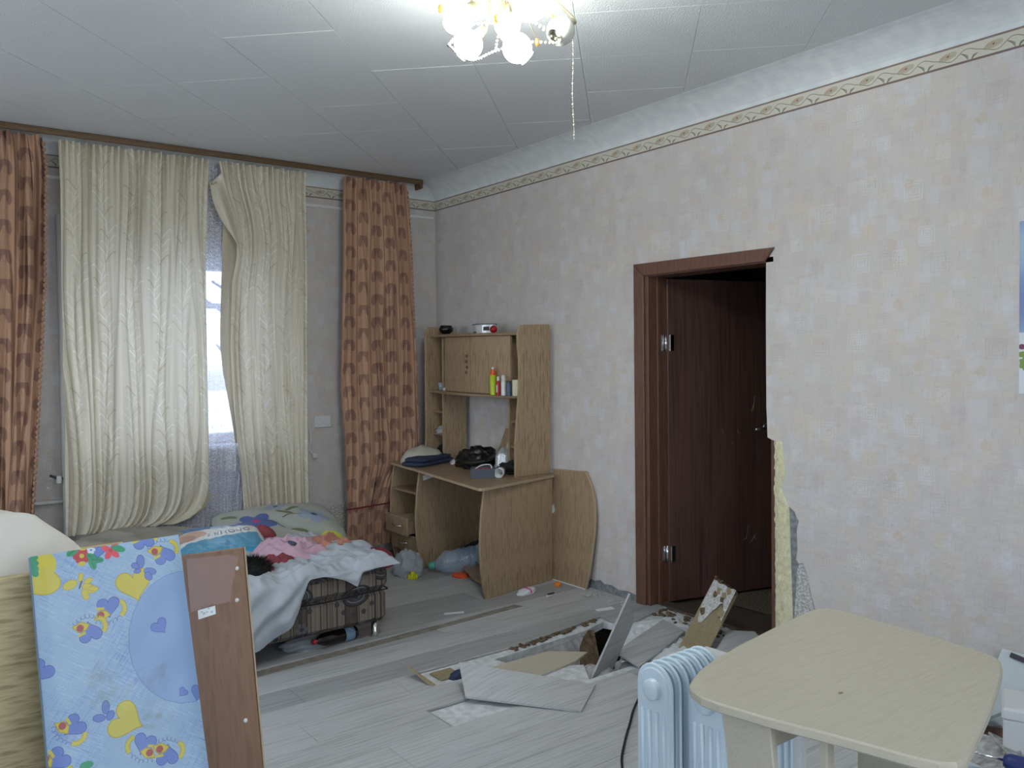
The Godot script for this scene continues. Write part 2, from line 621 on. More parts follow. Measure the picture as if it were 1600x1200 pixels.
func img_oilcloth() -> Image:
	rng.seed = 77
	var im := new_image(512, 1536, c8(164, 190, 216))
	# slanting bands of denser blue weave
	for k in 5200:
		var p := Vector2(rng.randf() * 512, rng.randf() * 1536)
		var band := sin((p.x * 0.9 + p.y) * 0.0105 + 0.9) * 0.5 + sin((p.x - p.y * 0.6) * 0.013) * 0.5
		if band < -0.15 and rng.randf() < 0.75:
			continue
		var L := rng.randf_range(14, 60)
		var d := Vector2(0.82, 0.57) if k % 2 else Vector2(-0.62, 0.78)
		stroke(im, [p, p + d * L], 1.6, Color(0.38, 0.5, 0.84, 0.34 if band > 0.35 else 0.18))
	for k in 700:
		var p := Vector2(rng.randf() * 512, rng.randf() * 1536)
		stroke(im, [p, p + Vector2(0.82, 0.57) * rng.randf_range(20, 60)], 1.6, Color(0.82, 0.92, 0.98, 0.35))
	var ye := c8(214, 198, 82)
	var yl := c8(190, 165, 60)
	var bl := c8(118, 140, 206)
	var bd := c8(84, 100, 165)
	var rd := c8(196, 84, 92)
	var gr := c8(70, 160, 120)
	var gd := c8(60, 110, 95)
	# paler disc on the right
	var cc := tq(1330, 900)
	outlined(im, ell(cc.x, cc.y, 205, 235), c8(146, 174, 214), c8(118, 146, 196), 2)
	# yellow double heart at the left edge
	var p := tq(140, 270)
	poly_fill(im, ell(p.x, p.y, 40, 46), ye)
	p = tq(130, 410)
	outlined(im, ell(p.x, p.y, 58, 42, 0.3), ye, yl, 3)
	p = tq(150, 330)
	poly_fill(im, ell(p.x - 12, p.y, 40, 34), ye)
	p = tq(70, 270)
	for k in 4:
		poly_fill(im, ell(p.x, p.y - 24 + k * 17, 15, 10, 0.4 * k), gr)
	# flowers and bow
	p = tq(440, 200)
	for k in 6:
		poly_fill(im, ell(p.x + 17 * cos(TAU * k / 6), p.y + 17 * sin(TAU * k / 6), 13, 12), rd)
	poly_fill(im, ell(p.x, p.y, 8, 8), ye)
	for q in [[530, 215, 0.6], [525, 265, 1.3], [370, 165, -0.5], [560, 235, 0.2]]:
		var e := tq(q[0], q[1])
		poly_fill(im, ell(e.x, e.y, 24, 12, q[2]), gr)
		stroke(im, [e - Vector2(18, 0).rotated(q[2]), e + Vector2(18, 0).rotated(q[2])], 2, gd)
	p = tq(440, 265)
	poly_fill(im, ell(p.x, p.y, 13, 8), ye)
	p = tq(455, 135)
	poly_fill(im, ell(p.x, p.y, 13, 8), ye)
	p = tq(575, 155)
	outlined(im, heart(p.x, p.y, 27, 0.2), bl, bd)
	p = tq(520, 150)
	for k in 5:
		poly_fill(im, ell(p.x + 9 * cos(TAU * k / 5), p.y + 9 * sin(TAU * k / 5), 6, 6), c8(220, 226, 236))
	p = tq(680, 155)
	for q in [[-14, -8, 0.7], [14, -10, -0.7], [-10, 14, -0.9], [12, 14, 0.9]]:
		poly_fill(im, ell(p.x + q[0], p.y + q[1], 18, 11, q[2]), c8(226, 96, 108))
	poly_fill(im, ell(p.x, p.y, 7, 7), rd)
	p = tq(745, 140)
	poly_fill(im, ell(p.x, p.y, 24, 12, 0.4), gr)
	# butterflies
	p = tq(430, 440)
	for q in [[-34, -6, 24, 15, -0.3], [26, -10, 15, 9, -0.3], [2, -26, 8, 16, 0.2], [26, 16, 24, 14, 0.6], [12, 34, 11, 20, -0.2], [40, 20, 16, 9, 0.2]]:
		outlined(im, ell(p.x + q[0], p.y + q[1], q[2], q[3], q[4]), ye, yl)
	stroke(im, [p - Vector2(-5, 14), p + Vector2(-6, 12)], 6, c8(110, 100, 110))
	# big yellow heart with blue butterfly
	p = tq(872, 440)
	outlined(im, heart(p.x, p.y, 62, -0.12), ye, yl, 3)
	p = tq(935, 320)
	for q in [[0, -28, 14, 24, 0.1], [-20, -16, 14, 10, 0.5], [30, 12, 22, 12, 0.3], [22, 28, 12, 16, -0.5], [-14, 4, 12, 8, 0.0]]:
		outlined(im, ell(p.x + q[0], p.y + q[1], q[2], q[3], q[4]), bl, bd)
	# telephones with hearts: centre, angle, mirrored
	for ph in [[tq(655, 620), 0.0, 1.0], [tq(505, 830), 3.0, -1.0], [tq(1140, 200), 2.9, -1.0], [tq(960, 70), 3.0, -1.0], [tp(420, 840), 1.0, 1.0], [tp(330, 1010), 1.0, 1.0], [tp(830, 980), 0.5, -1.0], [tp(970, 1070), 3.3, -1.0]]:
		var o: Vector2 = ph[0]
		var a: float = ph[1]
		var mi: float = ph[2]
		var w := func(x: float, y: float) -> Vector2: return o + Vector2(x * mi, y).rotated(a)
		outlined(im, heart(o.x, o.y, 38, a), bl, bd)
		var hs := []
		for k in 9:
			var t := -1.2 + 2.6 * k / 8.0
			hs.append(w.call(34 + 20 * cos(t), 14 + 26 * sin(t)))
		stroke(im, hs, 17, yl)
		stroke(im, hs, 12, ye)
		var e: Vector2 = w.call(-28, 26)
		outlined(im, PackedVector2Array([w.call(-52, 38), w.call(-34, 12), w.call(-10, 14), w.call(4, 30), w.call(-20, 44)]), ye, yl, 3)
		poly_fill(im, ell(e.x, e.y, 12, 12), c8(176, 90, 96))
		stroke(im, [w.call(-40, 2), w.call(-14, 6)], 9, ye)
		var coil := []
		for k in 26:
			coil.append(w.call(-50 + k * 3.4 + 4 * cos(k * 1.5), 60 + 8 * sin(k * 1.5) - absf(k - 13) * 1.2))
		stroke(im, coil, 1.6, c8(110, 122, 170))
	# small hearts
	for h in [[tq(1090, 805), 30.0, -0.5, bl], [tq(120, 1105), 40.0, 0.8, bl], [tp(1075, 710), 17.0, 0.9, bl], [tp(1180, 720), 30.0, 0.4, bl]]:
		outlined(im, heart(h[0].x, h[0].y, h[1], h[2]), h[3], bd)
	p = tp(715, 840)
	outlined(im, heart(p.x, p.y, 62, -1.0), c8(214, 202, 100), yl, 3)
	p = tp(595, 790)
	for q in [[-20, 10, 20, 12, 0.2], [4, -20, 12, 22, 0.1], [16, 10, 12, 16, 0.6]]:
		outlined(im, ell(p.x + q[0], p.y + q[1], q[2], q[3], q[4]), bl, bd)
	p = tp(500, 1110)
	poly_fill(im, ell(p.x - 13, p.y, 14, 13), c8(205, 110, 120))
	poly_fill(im, ell(p.x + 13, p.y + 2, 14, 13), c8(205, 110, 120))
	poly_fill(im, ell(p.x - 6, p.y - 30, 22, 13), gr)
	# grime
	for q in [[560, 580], [860, 840], [640, 700], [900, 620]]:
		var e := tp(q[0], q[1])
		for k in 26:
			poly_fill(im, ell(e.x + rng.randfn() * 26, e.y + rng.randfn() * 22, 16, 10, rng.randf() * 3, 10), Color(0.5, 0.48, 0.4, 0.05))
	return im

func img_pillow() -> Image:
	var im := new_image(512, 384, c8(158, 162, 154))
	# flower print: blue flower with pink heart, olive leaves, grey flower
	for q in [[150, 200, 1.0, c8(80, 98, 150), c8(170, 70, 120)], [392, 190, 0.85, c8(140, 156, 176), c8(70, 70, 80)], [270, 60, 0.6, c8(140, 150, 165), c8(80, 80, 90)]]:
		for k in 5:
			var a := TAU * k / 5 + 0.4
			poly_fill(im, ell(q[0] + 44 * cos(a) * q[2], q[1] + 40 * sin(a) * q[2], 40 * q[2], 28 * q[2], a), q[3])
		poly_fill(im, ell(q[0], q[1], 17 * q[2], 17 * q[2]), q[4])
	for q in [[280, 150, 0.5], [320, 120, -0.4], [60, 110, 0.6], [90, 320, -0.5], [300, 300, 0.3]]:
		poly_fill(im, ell(q[0], q[1], 36, 13, q[2]), c8(104, 112, 82))
	stroke(im, [Vector2(190, 190), Vector2(230, 215), Vector2(250, 265)], 5, c8(70, 76, 80))
	stroke(im, [Vector2(260, 190), Vector2(300, 172), Vector2(340, 188)], 5, c8(80, 84, 70))
	return im

func img_pack() -> Image:
	var im := new_image(512, 320, c8(60, 140, 178))
	rng.seed = 3
	im.fill_rect(Rect2i(0, 0, 512, 78), c8(70, 110, 158))
	poly_fill(im, PackedVector2Array([Vector2(0, 92), Vector2(200, 70), Vector2(470, 66), Vector2(512, 80), Vector2(512, 130), Vector2(300, 150), Vector2(0, 200)]), c8(214, 216, 214))
	poly_fill(im, ell(90, 120, 92, 34, -0.1), c8(196, 160, 140))
	poly_fill(im, ell(60, 140, 52, 30, 0.1), c8(176, 140, 122))
	poly_fill(im, ell(300, 48, 90, 22, -0.2), c8(150, 172, 190))
	for k in 40:
		stroke(im, [Vector2(rng.randf() * 512, 200 + rng.randf() * 110), Vector2(rng.randf() * 512, 200 + rng.randf() * 110)], 1.5, Color(0.5, 0.8, 0.92, 0.25))
	# the lettering lies upside down
	var ink := c8(66, 78, 104)
	for k in 3:
		var e := Vector2(414 - k * 45, 106 + k * 5)
		if k != 1:
			var ring := []
			for p in ell(e.x, e.y, 17, 13):
				ring.append(p)
			ring.append(ring[0])
			stroke(im, ring, 6, ink)
		else:
			stroke(im, [e + Vector2(-12, -13), e + Vector2(-12, 13)], 6, ink)
			stroke(im, [e + Vector2(-12, 13), e + Vector2(0, -4), e + Vector2(12, 13)], 5, ink)
			stroke(im, [e + Vector2(12, -13), e + Vector2(12, 13)], 6, ink)
	stroke(im, [Vector2(296, 104), Vector2(286, 118), Vector2(294, 134)], 6, ink)
	stroke(im, [Vector2(262, 108), Vector2(262, 138)], 6, ink)
	stroke(im, [Vector2(246, 112), Vector2(238, 140), Vector2(226, 114), Vector2(222, 142)], 5, ink)
	stroke(im, [Vector2(196, 122), Vector2(182, 128), Vector2(194, 138), Vector2(178, 146)], 5, ink)
	im.fill_rect(Rect2i(470, 130, 42, 190), c8(206, 214, 220))
	return im

func img_poster() -> Image:
	var im := new_image(256, 512, c8(206, 214, 220))
	for y in 330:
		im.fill_rect(Rect2i(0, y, 256, 1), c8(110, 130, 180).lerp(c8(150, 178, 205), 0.5 + 0.5 * sin(y * 0.02)))
	for k in 9:
		poly_fill(im, ell(16 + (k % 3) * 40, 395 + (k / 3) * 18, 26, 9, k * 0.7), c8(120, 146, 70))
	poly_fill(im, ell(8, 372, 10, 8), c8(120, 60, 90))
	return im

func img_lace() -> Image:
	rng.seed = 15
	var im := new_image(512, 512, Color(0.93, 0.94, 0.98, 0.6))
	for k in 260:
		var c := Vector2(rng.randf() * 512, rng.randf() * 512)
		var a := Color(0.93, 0.94, 0.99, 0.92) if k % 3 else Color(0.85, 0.86, 0.95, 0.35)
		for j in 5:
			var e := ell(c.x + 8 * cos(TAU * j / 5), c.y + 8 * sin(TAU * j / 5), 7, 4, TAU * j / 5, 10)
			for q in e.size():
				e[q] = e[q].clamp(Vector2.ZERO, Vector2(511, 511))
			var lo := e[0]; var hi := e[0]
			for p in e:
				lo = lo.min(p); hi = hi.max(p)
			for y in range(int(lo.y), int(hi.y)):
				for x in range(int(lo.x), int(hi.x)):
					if Geometry2D.is_point_in_polygon(Vector2(x, y), e):
						im.set_pixel(x, y, a)
	return im

func img_sticker() -> Image:
	var im := new_image(64, 32, c8(228, 234, 238))
	for q in [[40, 9, 2], [22, 19, 3], [33, 18, 2], [14, 13, 2], [50, 22, 3]]:
		poly_fill(im, ell(q[0], q[1], q[2] + 2, q[2]), c8(176, 186, 200))
	return im

func build_materials() -> void:
	rng.seed = 1
	var m := mat("wallpaper", Color.WHITE, 0.75)
	m.albedo_texture = tex(img_wallpaper())
	m.albedo_color = Color(0.97, 0.97, 0.97)
	m.uv1_triplanar = true
	m.uv1_world_triplanar = true
	m.uv1_scale = Vector3.ONE / 1.06
	bump(m, 31, 0.09, 0.45)
	m = mat("border_print", Color.WHITE, 0.7)
	m.albedo_texture = tex(img_border())
	m.uv1_scale = Vector3(1 / 0.185, -1 / 0.08, 1)
	m.uv1_offset = Vector3(0, 2.823 / 0.08, 0)
	mat("white_wall", c8(230, 230, 228), 0.9)
	m = speckled("whitewash", c8(208, 214, 218), c8(222, 227, 230), 1.2, 0.85, 5)
	m = mat("ceiling_foam", c8(206, 210, 214), 0.55)
	m.uv1_triplanar = true
	m.uv1_scale = Vector3.ONE * 2.0
	bump(m, 17, 0.10, 2.2, 512, 3)
	speckled("cement", c8(112, 116, 120), c8(140, 144, 148), 3.0, 0.95, 8)
	speckled("plaster", c8(150, 142, 132), c8(210, 210, 208), 9.0, 0.95, 9)
	m = speckled("foam", c8(200, 196, 160), c8(220, 217, 188), 12.0, 0.9, 12)
	bump(m, 13, 0.05, 8.0)
	# woods
	for k in 5:
		var d := 0.055 * (k - 2)
		m = wood("laminate_%d" % k, c8(148, 149, 149).lightened(d * 0.6) if d >= 0 else c8(148, 149, 149).darkened(-d), c8(168, 170, 171).lightened(d * 0.6) if d >= 0 else c8(168, 170, 171).darkened(-d), c8(182, 184, 186).lightened(d * 0.6) if d >= 0 else c8(182, 184, 186).darkened(-d), Vector3(0.22, 6.0, 6.0), 0.42, 50 + k)
		m.uv1_offset = Vector3(k * 0.37, k * 0.21, k * 0.5)
	wood("fibreboard", c8(120, 108, 82), c8(134, 122, 94), c8(142, 130, 102), Vector3(6, 6, 6), 0.85, 60)
	wood("oak_desk", c8(120, 102, 78), c8(150, 128, 101), c8(166, 144, 116), Vector3(7, 0.7, 7), 0.45, 61)
	wood("oak_desk_flat", c8(116, 98, 74), c8(136, 115, 90), c8(150, 129, 102), Vector3(7, 7, 0.7), 0.4, 61)
	mat("edge_band", c8(168, 150, 122), 0.45)
	wood("oak_old", c8(132, 114, 80), c8(172, 157, 118), c8(190, 176, 136), Vector3(0.9, 6, 6), 0.5, 62)
	m = wood("red_brown", c8(104, 76, 56), c8(120, 88, 66), c8(130, 97, 74), Vector3(6, 0.6, 6), 0.45, 63)
	wood("casing", c8(84, 58, 48), c8(98, 68, 56), c8(110, 78, 64), Vector3(8, 0.6, 8), 0.4, 64)
	wood("door_dark", c8(60, 44, 40), c8(78, 57, 51), c8(92, 68, 60), Vector3(3, 0.12, 3), 0.38, 65)
	wood("birch", c8(174, 167, 149), c8(179, 173, 156), c8(184, 178, 161), Vector3(0.9, 9, 9), 0.4, 66)
	wood("cornice_wood", c8(78, 58, 40), c8(92, 70, 48), c8(104, 80, 56), Vector3(0.7, 8, 8), 0.45, 67)
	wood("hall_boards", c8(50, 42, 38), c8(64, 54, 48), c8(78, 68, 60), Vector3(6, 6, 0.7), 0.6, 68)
	speckled("underlay", c8(118, 112, 104), c8(142, 138, 130), 2.0, 0.9, 26)
	speckled("dirt", c8(52, 44, 36), c8(112, 100, 86), 8.0, 1.0, 14)
	speckled("rubble", c8(138, 137, 136), c8(184, 186, 188), 2.5, 0.95, 15)
	speckled("old_paint", c8(182, 184, 184), c8(208, 212, 216), 2.0, 0.8, 16)
	speckled("whitewash_old", c8(150, 146, 140), c8(206, 210, 214), 7.0, 0.9, 24)
	speckled("rot", c8(66, 52, 40), c8(122, 104, 82), 4.0, 1.0, 18)
	# cloth
	m = mat("satin", Color.WHITE, 0.36)
	m.albedo_texture = tex(img_fern(c8(222, 214, 194), c8(243, 239, 228), c8(188, 177, 152)))
	m.roughness_texture = tex(img_fern(c8(150, 150, 150), c8(84, 84, 84), c8(170, 170, 170)))
	m.roughness = 0.9
	m.metallic_specular = 0.7
	m.backlight_enabled = true
	m.backlight = Color(0.85, 0.85, 0.85)
	m.uv1_scale = Vector3(1, 1, 1)
	m = mat("lining", c8(186, 176, 152), 0.7)
	m.backlight_enabled = true
	m.backlight = Color(0.35, 0.35, 0.35)
	m = mat("rust_cloth", Color.WHITE, 0.8)
	m.albedo_texture = tex(img_rust())
	m.rim_enabled = true
	m.rim = 0.3
	m = mat("lace", Color.WHITE, 0.8)
	m.albedo_texture = tex(img_lace())
	m.transparency = BaseMaterial3D.TRANSPARENCY_ALPHA
	m.backlight_enabled = true
	m.backlight = Color(0.8, 0.8, 0.8)
	m.uv1_scale = Vector3(3, 4, 1)
	m = mat("paisley", Color.WHITE, 0.85)
	m.albedo_texture = tex(img_paisley())
	m.albedo_color = Color(0.9, 0.9, 0.92)
	m.uv1_triplanar = true
	m.uv1_scale = Vector3.ONE * 1.25
	mat("sheet", c8(170, 177, 186), 0.85)
	mat("duvet", c8(206, 204, 196), 0.9)
	mat("grey_blanket", c8(142, 138, 128), 0.9)
	m = mat("oilcloth", Color.WHITE, 0.45)
	m.albedo_texture = tex(img_oilcloth())
	m.albedo_color = Color(0.92, 0.93, 0.93)
	m = mat("pillowcase", Color.WHITE, 0.85)
	m.albedo_texture = tex(img_pillow())
	m = mat("pack_print", Color.WHITE, 0.3)
	m.albedo_texture = tex(img_pack())
	m = mat("poster_print", Color.WHITE, 0.5)
	m.albedo_texture = tex(img_poster())
	m.uv1_scale = Vector3(1 / 0.34, -1 / 0.7, 1)
	m.uv1_offset = Vector3(-4.452 / 0.34, 2.044 / 0.7, 0)
	m = mat("sticker_print", Color.WHITE, 0.4)
	m.albedo_texture = tex(img_sticker())
	mat("reddish_patch", c8(134, 104, 94), 0.3)
	mat("pink_cloth", c8(190, 156, 172), 0.9)
	mat("red_cloth", c8(132, 60, 68), 0.9)
	mat("orange_cloth", c8(184, 128, 110), 0.9)
	mat("yellow_cloth", c8(176, 176, 66), 0.8)
	mat("dark_red_cloth", c8(112, 32, 44), 0.9)
	mat("black_cloth", c8(24, 24, 26), 0.9)
	mat("jeans", c8(42, 52, 78), 0.9)
	mat("canvas_bag", c8(176, 174, 160), 0.9)
	mat("black_fur", c8(20, 22, 22), 0.9)
	m = mat("black_film", c8(20, 20, 22), 0.28)
	m = mat("clear_film", c8(190, 198, 206), 0.3)
	m.albedo_color.a = 0.55
	m.transparency = BaseMaterial3D.TRANSPARENCY_ALPHA
	m = mat("pet_blue", Color(0.75, 0.86, 0.97, 0.25), 0.12)
	m.transparency = BaseMaterial3D.TRANSPARENCY_ALPHA
	# hard things
	mat("white_plastic", c8(214, 216, 218), 0.35)
	mat("white_paint", c8(206, 208, 210), 0.5)
	m = mat("radiator_enamel", c8(206, 224, 236), 0.3)
	m.clearcoat_enabled = true
	m.clearcoat = 0.4
	mat("black_rubber", c8(22, 22, 24), 0.5)
	mat("steel", c8(188, 190, 192), 0.3, 1.0)
	mat("chrome", c8(220, 222, 224), 0.12, 1.0)
	mat("brass", c8(176, 168, 140), 0.35, 0.8)
	mat("gold_trim", c8(104, 84, 54), 0.3, 0.5)
	mat("amber", c8(176, 104, 44), 0.15)
	mat("crystal", c8(176, 174, 162), 0.12)
	m = mat("lit_shade", c8(240, 238, 230), 0.4)
	m.emission_enabled = true
	m.emission = Color(1.0, 1.0, 0.97)
	m.emission_energy_multiplier = 4.0
	m = mat("milk_glass", c8(226, 226, 216), 0.15)
	m.backlight_enabled = true
	m.backlight = Color(0.3, 0.3, 0.3)
	m = mat("pane", Color(0.95, 0.98, 1.0, 0.06), 0.02)
	m.transparency = BaseMaterial3D.TRANSPARENCY_ALPHA
	mat("black_ceramic", c8(16, 16, 16), 0.12)
	mat("silver_plastic", c8(196, 200, 204), 0.3, 0.4)
	mat("dark_plastic", c8(58, 60, 66), 0.35)
	mat("red_gloss", c8(150, 24, 30), 0.12)
	mat("lime", c8(178, 196, 40), 0.35)
	mat("toy_yellow", c8(196, 198, 30), 0.45)
	mat("toy_orange", c8(226, 132, 30), 0.5)
	mat("red_plastic", c8(178, 40, 56), 0.35)
	mat("orange_red", c8(214, 84, 46), 0.4)
	mat("blue_grey_plastic", c8(74, 92, 118), 0.4)
	mat("cream_card", c8(204, 200, 176), 0.8)
	mat("slate_card", c8(74, 78, 92), 0.6)
	mat("teal_plastic", c8(74, 158, 142), 0.4)
	mat("cola", c8(28, 18, 18), 0.08)
	mat("label_blue", c8(120, 150, 180), 0.4)
	mat("paper", c8(218, 222, 226), 0.7)
	mat("magenta", c8(196, 70, 150), 0.5)
	mat("blue_grip", c8(30, 48, 110), 0.4)
	mat("sky_board", c8(188, 198, 204), 0.6)
	mat("snow", c8(226, 232, 240), 0.9)
	mat("bark", c8(74, 66, 60), 0.9)

# piecewise-linear lookup, rows [key, value] with rising keys
func pl(a: Array, k: float) -> float:
	if k <= a[0][0]:
		return a[0][1]
	for i in a.size() - 1:
		if k <= a[i + 1][0]:
			return lerpf(a[i][1], a[i + 1][1], (k - a[i][0]) / (a[i + 1][0] - a[i][0]))
	return a[-1][1]

func drape(L: Array, R: Array, top: float, bot: Array, z: float, folds: float, amp: float, sd: int, nu: int, nv: int, uvs: Vector2) -> ArrayMesh:
	var fn := noise(sd, 0.05, false, 2)
	var f := func(u: float, v: float) -> Vector3:
		var y: float = lerpf(top, pl(bot, u), v)
		var l := pl(L, y)
		var r := pl(R, y)
		var ph: float = folds * u + 1.5 * fn.get_noise_2d(u * 60.0, v * 14.0) + 0.5 * fn.get_noise_2d(u * 160.0, 40.0)
		var a: float = amp * (0.65 + 0.7 * fn.get_noise_2d(u * 90.0 + 300.0, v * 25.0))
		var pinch: float = exp(-v * 40.0)
		var zz: float = a * sin(TAU * ph) + 0.35 * a * sin(TAU * 2.3 * ph + 1.0)
		zz += (pinch * 0.016 + 0.004 * exp(-v * 5.0)) * sin(TAU * folds * 2.2 * u)
		var xx: float = lerpf(l, r, u) + 0.25 * a * cos(TAU * ph) * smoothstep(0.0, 0.08, u) * smoothstep(1.0, 0.92, u)
		return Vector3(xx, y - pinch * 0.012 * (0.5 + 0.5 * cos(TAU * folds * 1.3 * u)), z + zz)
	return grid(f, nu, nv, uvs)

func vpanel(p0: Vector2, p1: Vector2, prof: Array, th: float, bev := 0.0015) -> ArrayMesh:
	# upright panel in plan from p0 to p1 (x,z); prof is (along, up)
	var d := (p1 - p0).normalized()
	var u := Vector3(d.x, 0, d.y)
	var w := Vector3(-d.y, 0, d.x)
	return ext(prof, th, bev, Basis(u, Vector3.UP, w), Vector3(p0.x, 0, p0.y) - w * th / 2)

func slab4(a: Vector3, b: Vector3, c: Vector3, d: Vector3, th: float) -> ArrayMesh:
	var s := st()
	var n := (b - a).cross(d - a).normalized() * th
	if n.y > 0:
		n = -n
	var A := a + n; var B := b + n; var C := c + n; var D := d + n
	# wind both ways correctly by testing against the centre
	var mid := (a + b + c + d + A + B + C + D) / 8.0
	for q in [[a, b, c, d], [A, B, C, D], [a, b, B, A], [b, c, C, B], [c, d, D, C], [d, a, A, D]]:
		var nn: Vector3 = (q[1] - q[0]).cross(q[2] - q[0])
		if nn.dot((q[0] + q[2]) / 2.0 - mid) > 0:
			quad(s, q[0], q[1], q[2], q[3])
		else:
			quad(s, q[3], q[2], q[1], q[0])
	return done(s)

func warped(a: Vector3, b: Vector3, c: Vector3, d: Vector3, th: float) -> ArrayMesh:
	# a twisted board: bilinear patch with thickness
	var s := st()
	var n := 10
	var f := func(u: float, v: float) -> Vector3: return a.lerp(b, u).lerp(d.lerp(c, u), v)
	var nn := (b - a).cross(d - a).normalized()
	var dn := Vector3(0, th, 0) if nn.y > 0 else Vector3(0, -th, 0)
	if nn.y < 0:
		dn = -dn
	for layer in 2:
		s.set_smooth_group(layer)
		for i in n:
			for j in n:
				var q := [f.call(float(i) / n, float(j) / n), f.call(float(i + 1) / n, float(j) / n), f.call(float(i + 1) / n, float(j + 1) / n), f.call(float(i) / n, float(j + 1) / n)]
				var low: bool = (layer == 1)
				var up: bool = (q[1] - q[0]).cross(q[3] - q[0]).y > 0
				for k in 4:
					if low:
						q[k] = q[k] - dn
				if up != low:
					quad(s, q[0], q[1], q[2], q[3])
				else:
					quad(s, q[3], q[2], q[1], q[0])
	s.set_smooth_group(-1)
	var mid := f.call(0.5, 0.5) as Vector3
	for e in [[a, b], [b, c], [c, d], [d, a]]:
		for i in n:
			var p: Vector3 = e[0].lerp(e[1], float(i) / n)
			var q: Vector3 = e[0].lerp(e[1], float(i + 1) / n)
			if (q - p).cross(-dn).dot((p + q) / 2.0 - mid) < 0:
				quad(s, p, q, q - dn, p - dn)
			else:
				quad(s, q, p, p - dn, q - dn)
	return done(s)

func vec2s(a: Array) -> Array:
	var o := []
	for i in range(0, a.size(), 2):
		o.append(Vector2(a[i], a[i + 1]))
	return o

func arc(c: Vector2, r: float, a0: float, a1: float, n: int) -> Array:
	var o := []
	for i in n + 1:
		var a := lerpf(a0, a1, float(i) / n)
		o.append(c + Vector2(cos(a), sin(a)) * r)
	return o

func _ready() -> void:
	# ---------------------------------------------------------------- camera
	var cam := Camera3D.new()
	cam.name = "camera"
	var yaw := deg_to_rad(37.1762)
	var pit := deg_to_rad(-1.6333)
	var rol := deg_to_rad(-0.70643)
	var fw := Vector3(sin(yaw) * cos(pit), sin(pit), -cos(yaw) * cos(pit))
	var ri := Vector3(cos(yaw), 0, sin(yaw))
	var up := ri.cross(fw)
	cam.transform = Transform3D(Basis(ri * cos(rol) + up * sin(rol), up * cos(rol) - ri * sin(rol), -fw), Vector3(-3.7135, 1.5066, 5.9226))
	cam.fov = rad_to_deg(2.0 * atan(600.0 / 1308.415))
	cam.near = 0.05
	cam.far = 200.0
	add_child(cam)
	cam.current = true
	# ---------------------------------------------------------------- sky and exposure
	var env := Environment.new()
	env.background_mode = Environment.BG_SKY
	var sky := Sky.new()
	var sm := ProceduralSkyMaterial.new()
	sm.sky_top_color = c8(196, 212, 236)
	sm.sky_horizon_color = c8(226, 234, 244)
	sm.sky_energy_multiplier = 2.0
	sm.ground_bottom_color = c8(190, 196, 206)
	sm.ground_horizon_color = c8(222, 230, 240)
	sm.ground_energy_multiplier = 1.2
	sky.sky_material = sm
	env.sky = sky
	env.tonemap_mode = Environment.TONE_MAPPER_LINEAR
	env.tonemap_exposure = 1.12
	env.sdfgi_enabled = true
	env.ssao_enabled = true
	env.ssil_enabled = true
	var we := WorldEnvironment.new()
	we.name = "world"
	we.environment = env
	add_child(we)
	# added fill light at an invented window, left wall beside the camera
	var al := AreaLight3D.new()
	al.name = "added_fill_left"
	al.area_size = Vector2(1.7, 1.4)
	al.light_color = Color(0.94, 0.975, 1.0)
	al.light_energy = 0.32
	al.area_range = 20.0
	al.area_attenuation = 2.0
	al.shadow_enabled = true
	al.position = Vector3(-4.87, 1.65, 5.3)
	al.rotation.y = -PI / 2
	add_child(al)
	# second added fill, at an invented left-wall window nearer the curtains
	var al2 := al.duplicate()
	al2.name = "added_fill_left_far"
	al2.position = Vector3(-4.87, 1.65, 1.9)
	al2.light_energy = 1.75
	add_child(al2)
	# third added fill, at an invented window in the wall behind the camera
	var al3 := al.duplicate()
	al3.name = "added_fill_behind"
	al3.position = Vector3(-2.9, 1.65, 7.17)
	al3.rotation = Vector3.ZERO
	al3.light_energy = 2.3
	add_child(al3)
	build_materials()
	rng.seed = 12
	room()
	floor_and_hole()
	door()
	curtains()
	chandelier()
	desk()
	bed()
	cot_things()
	radiators()
	table()
	clutter()

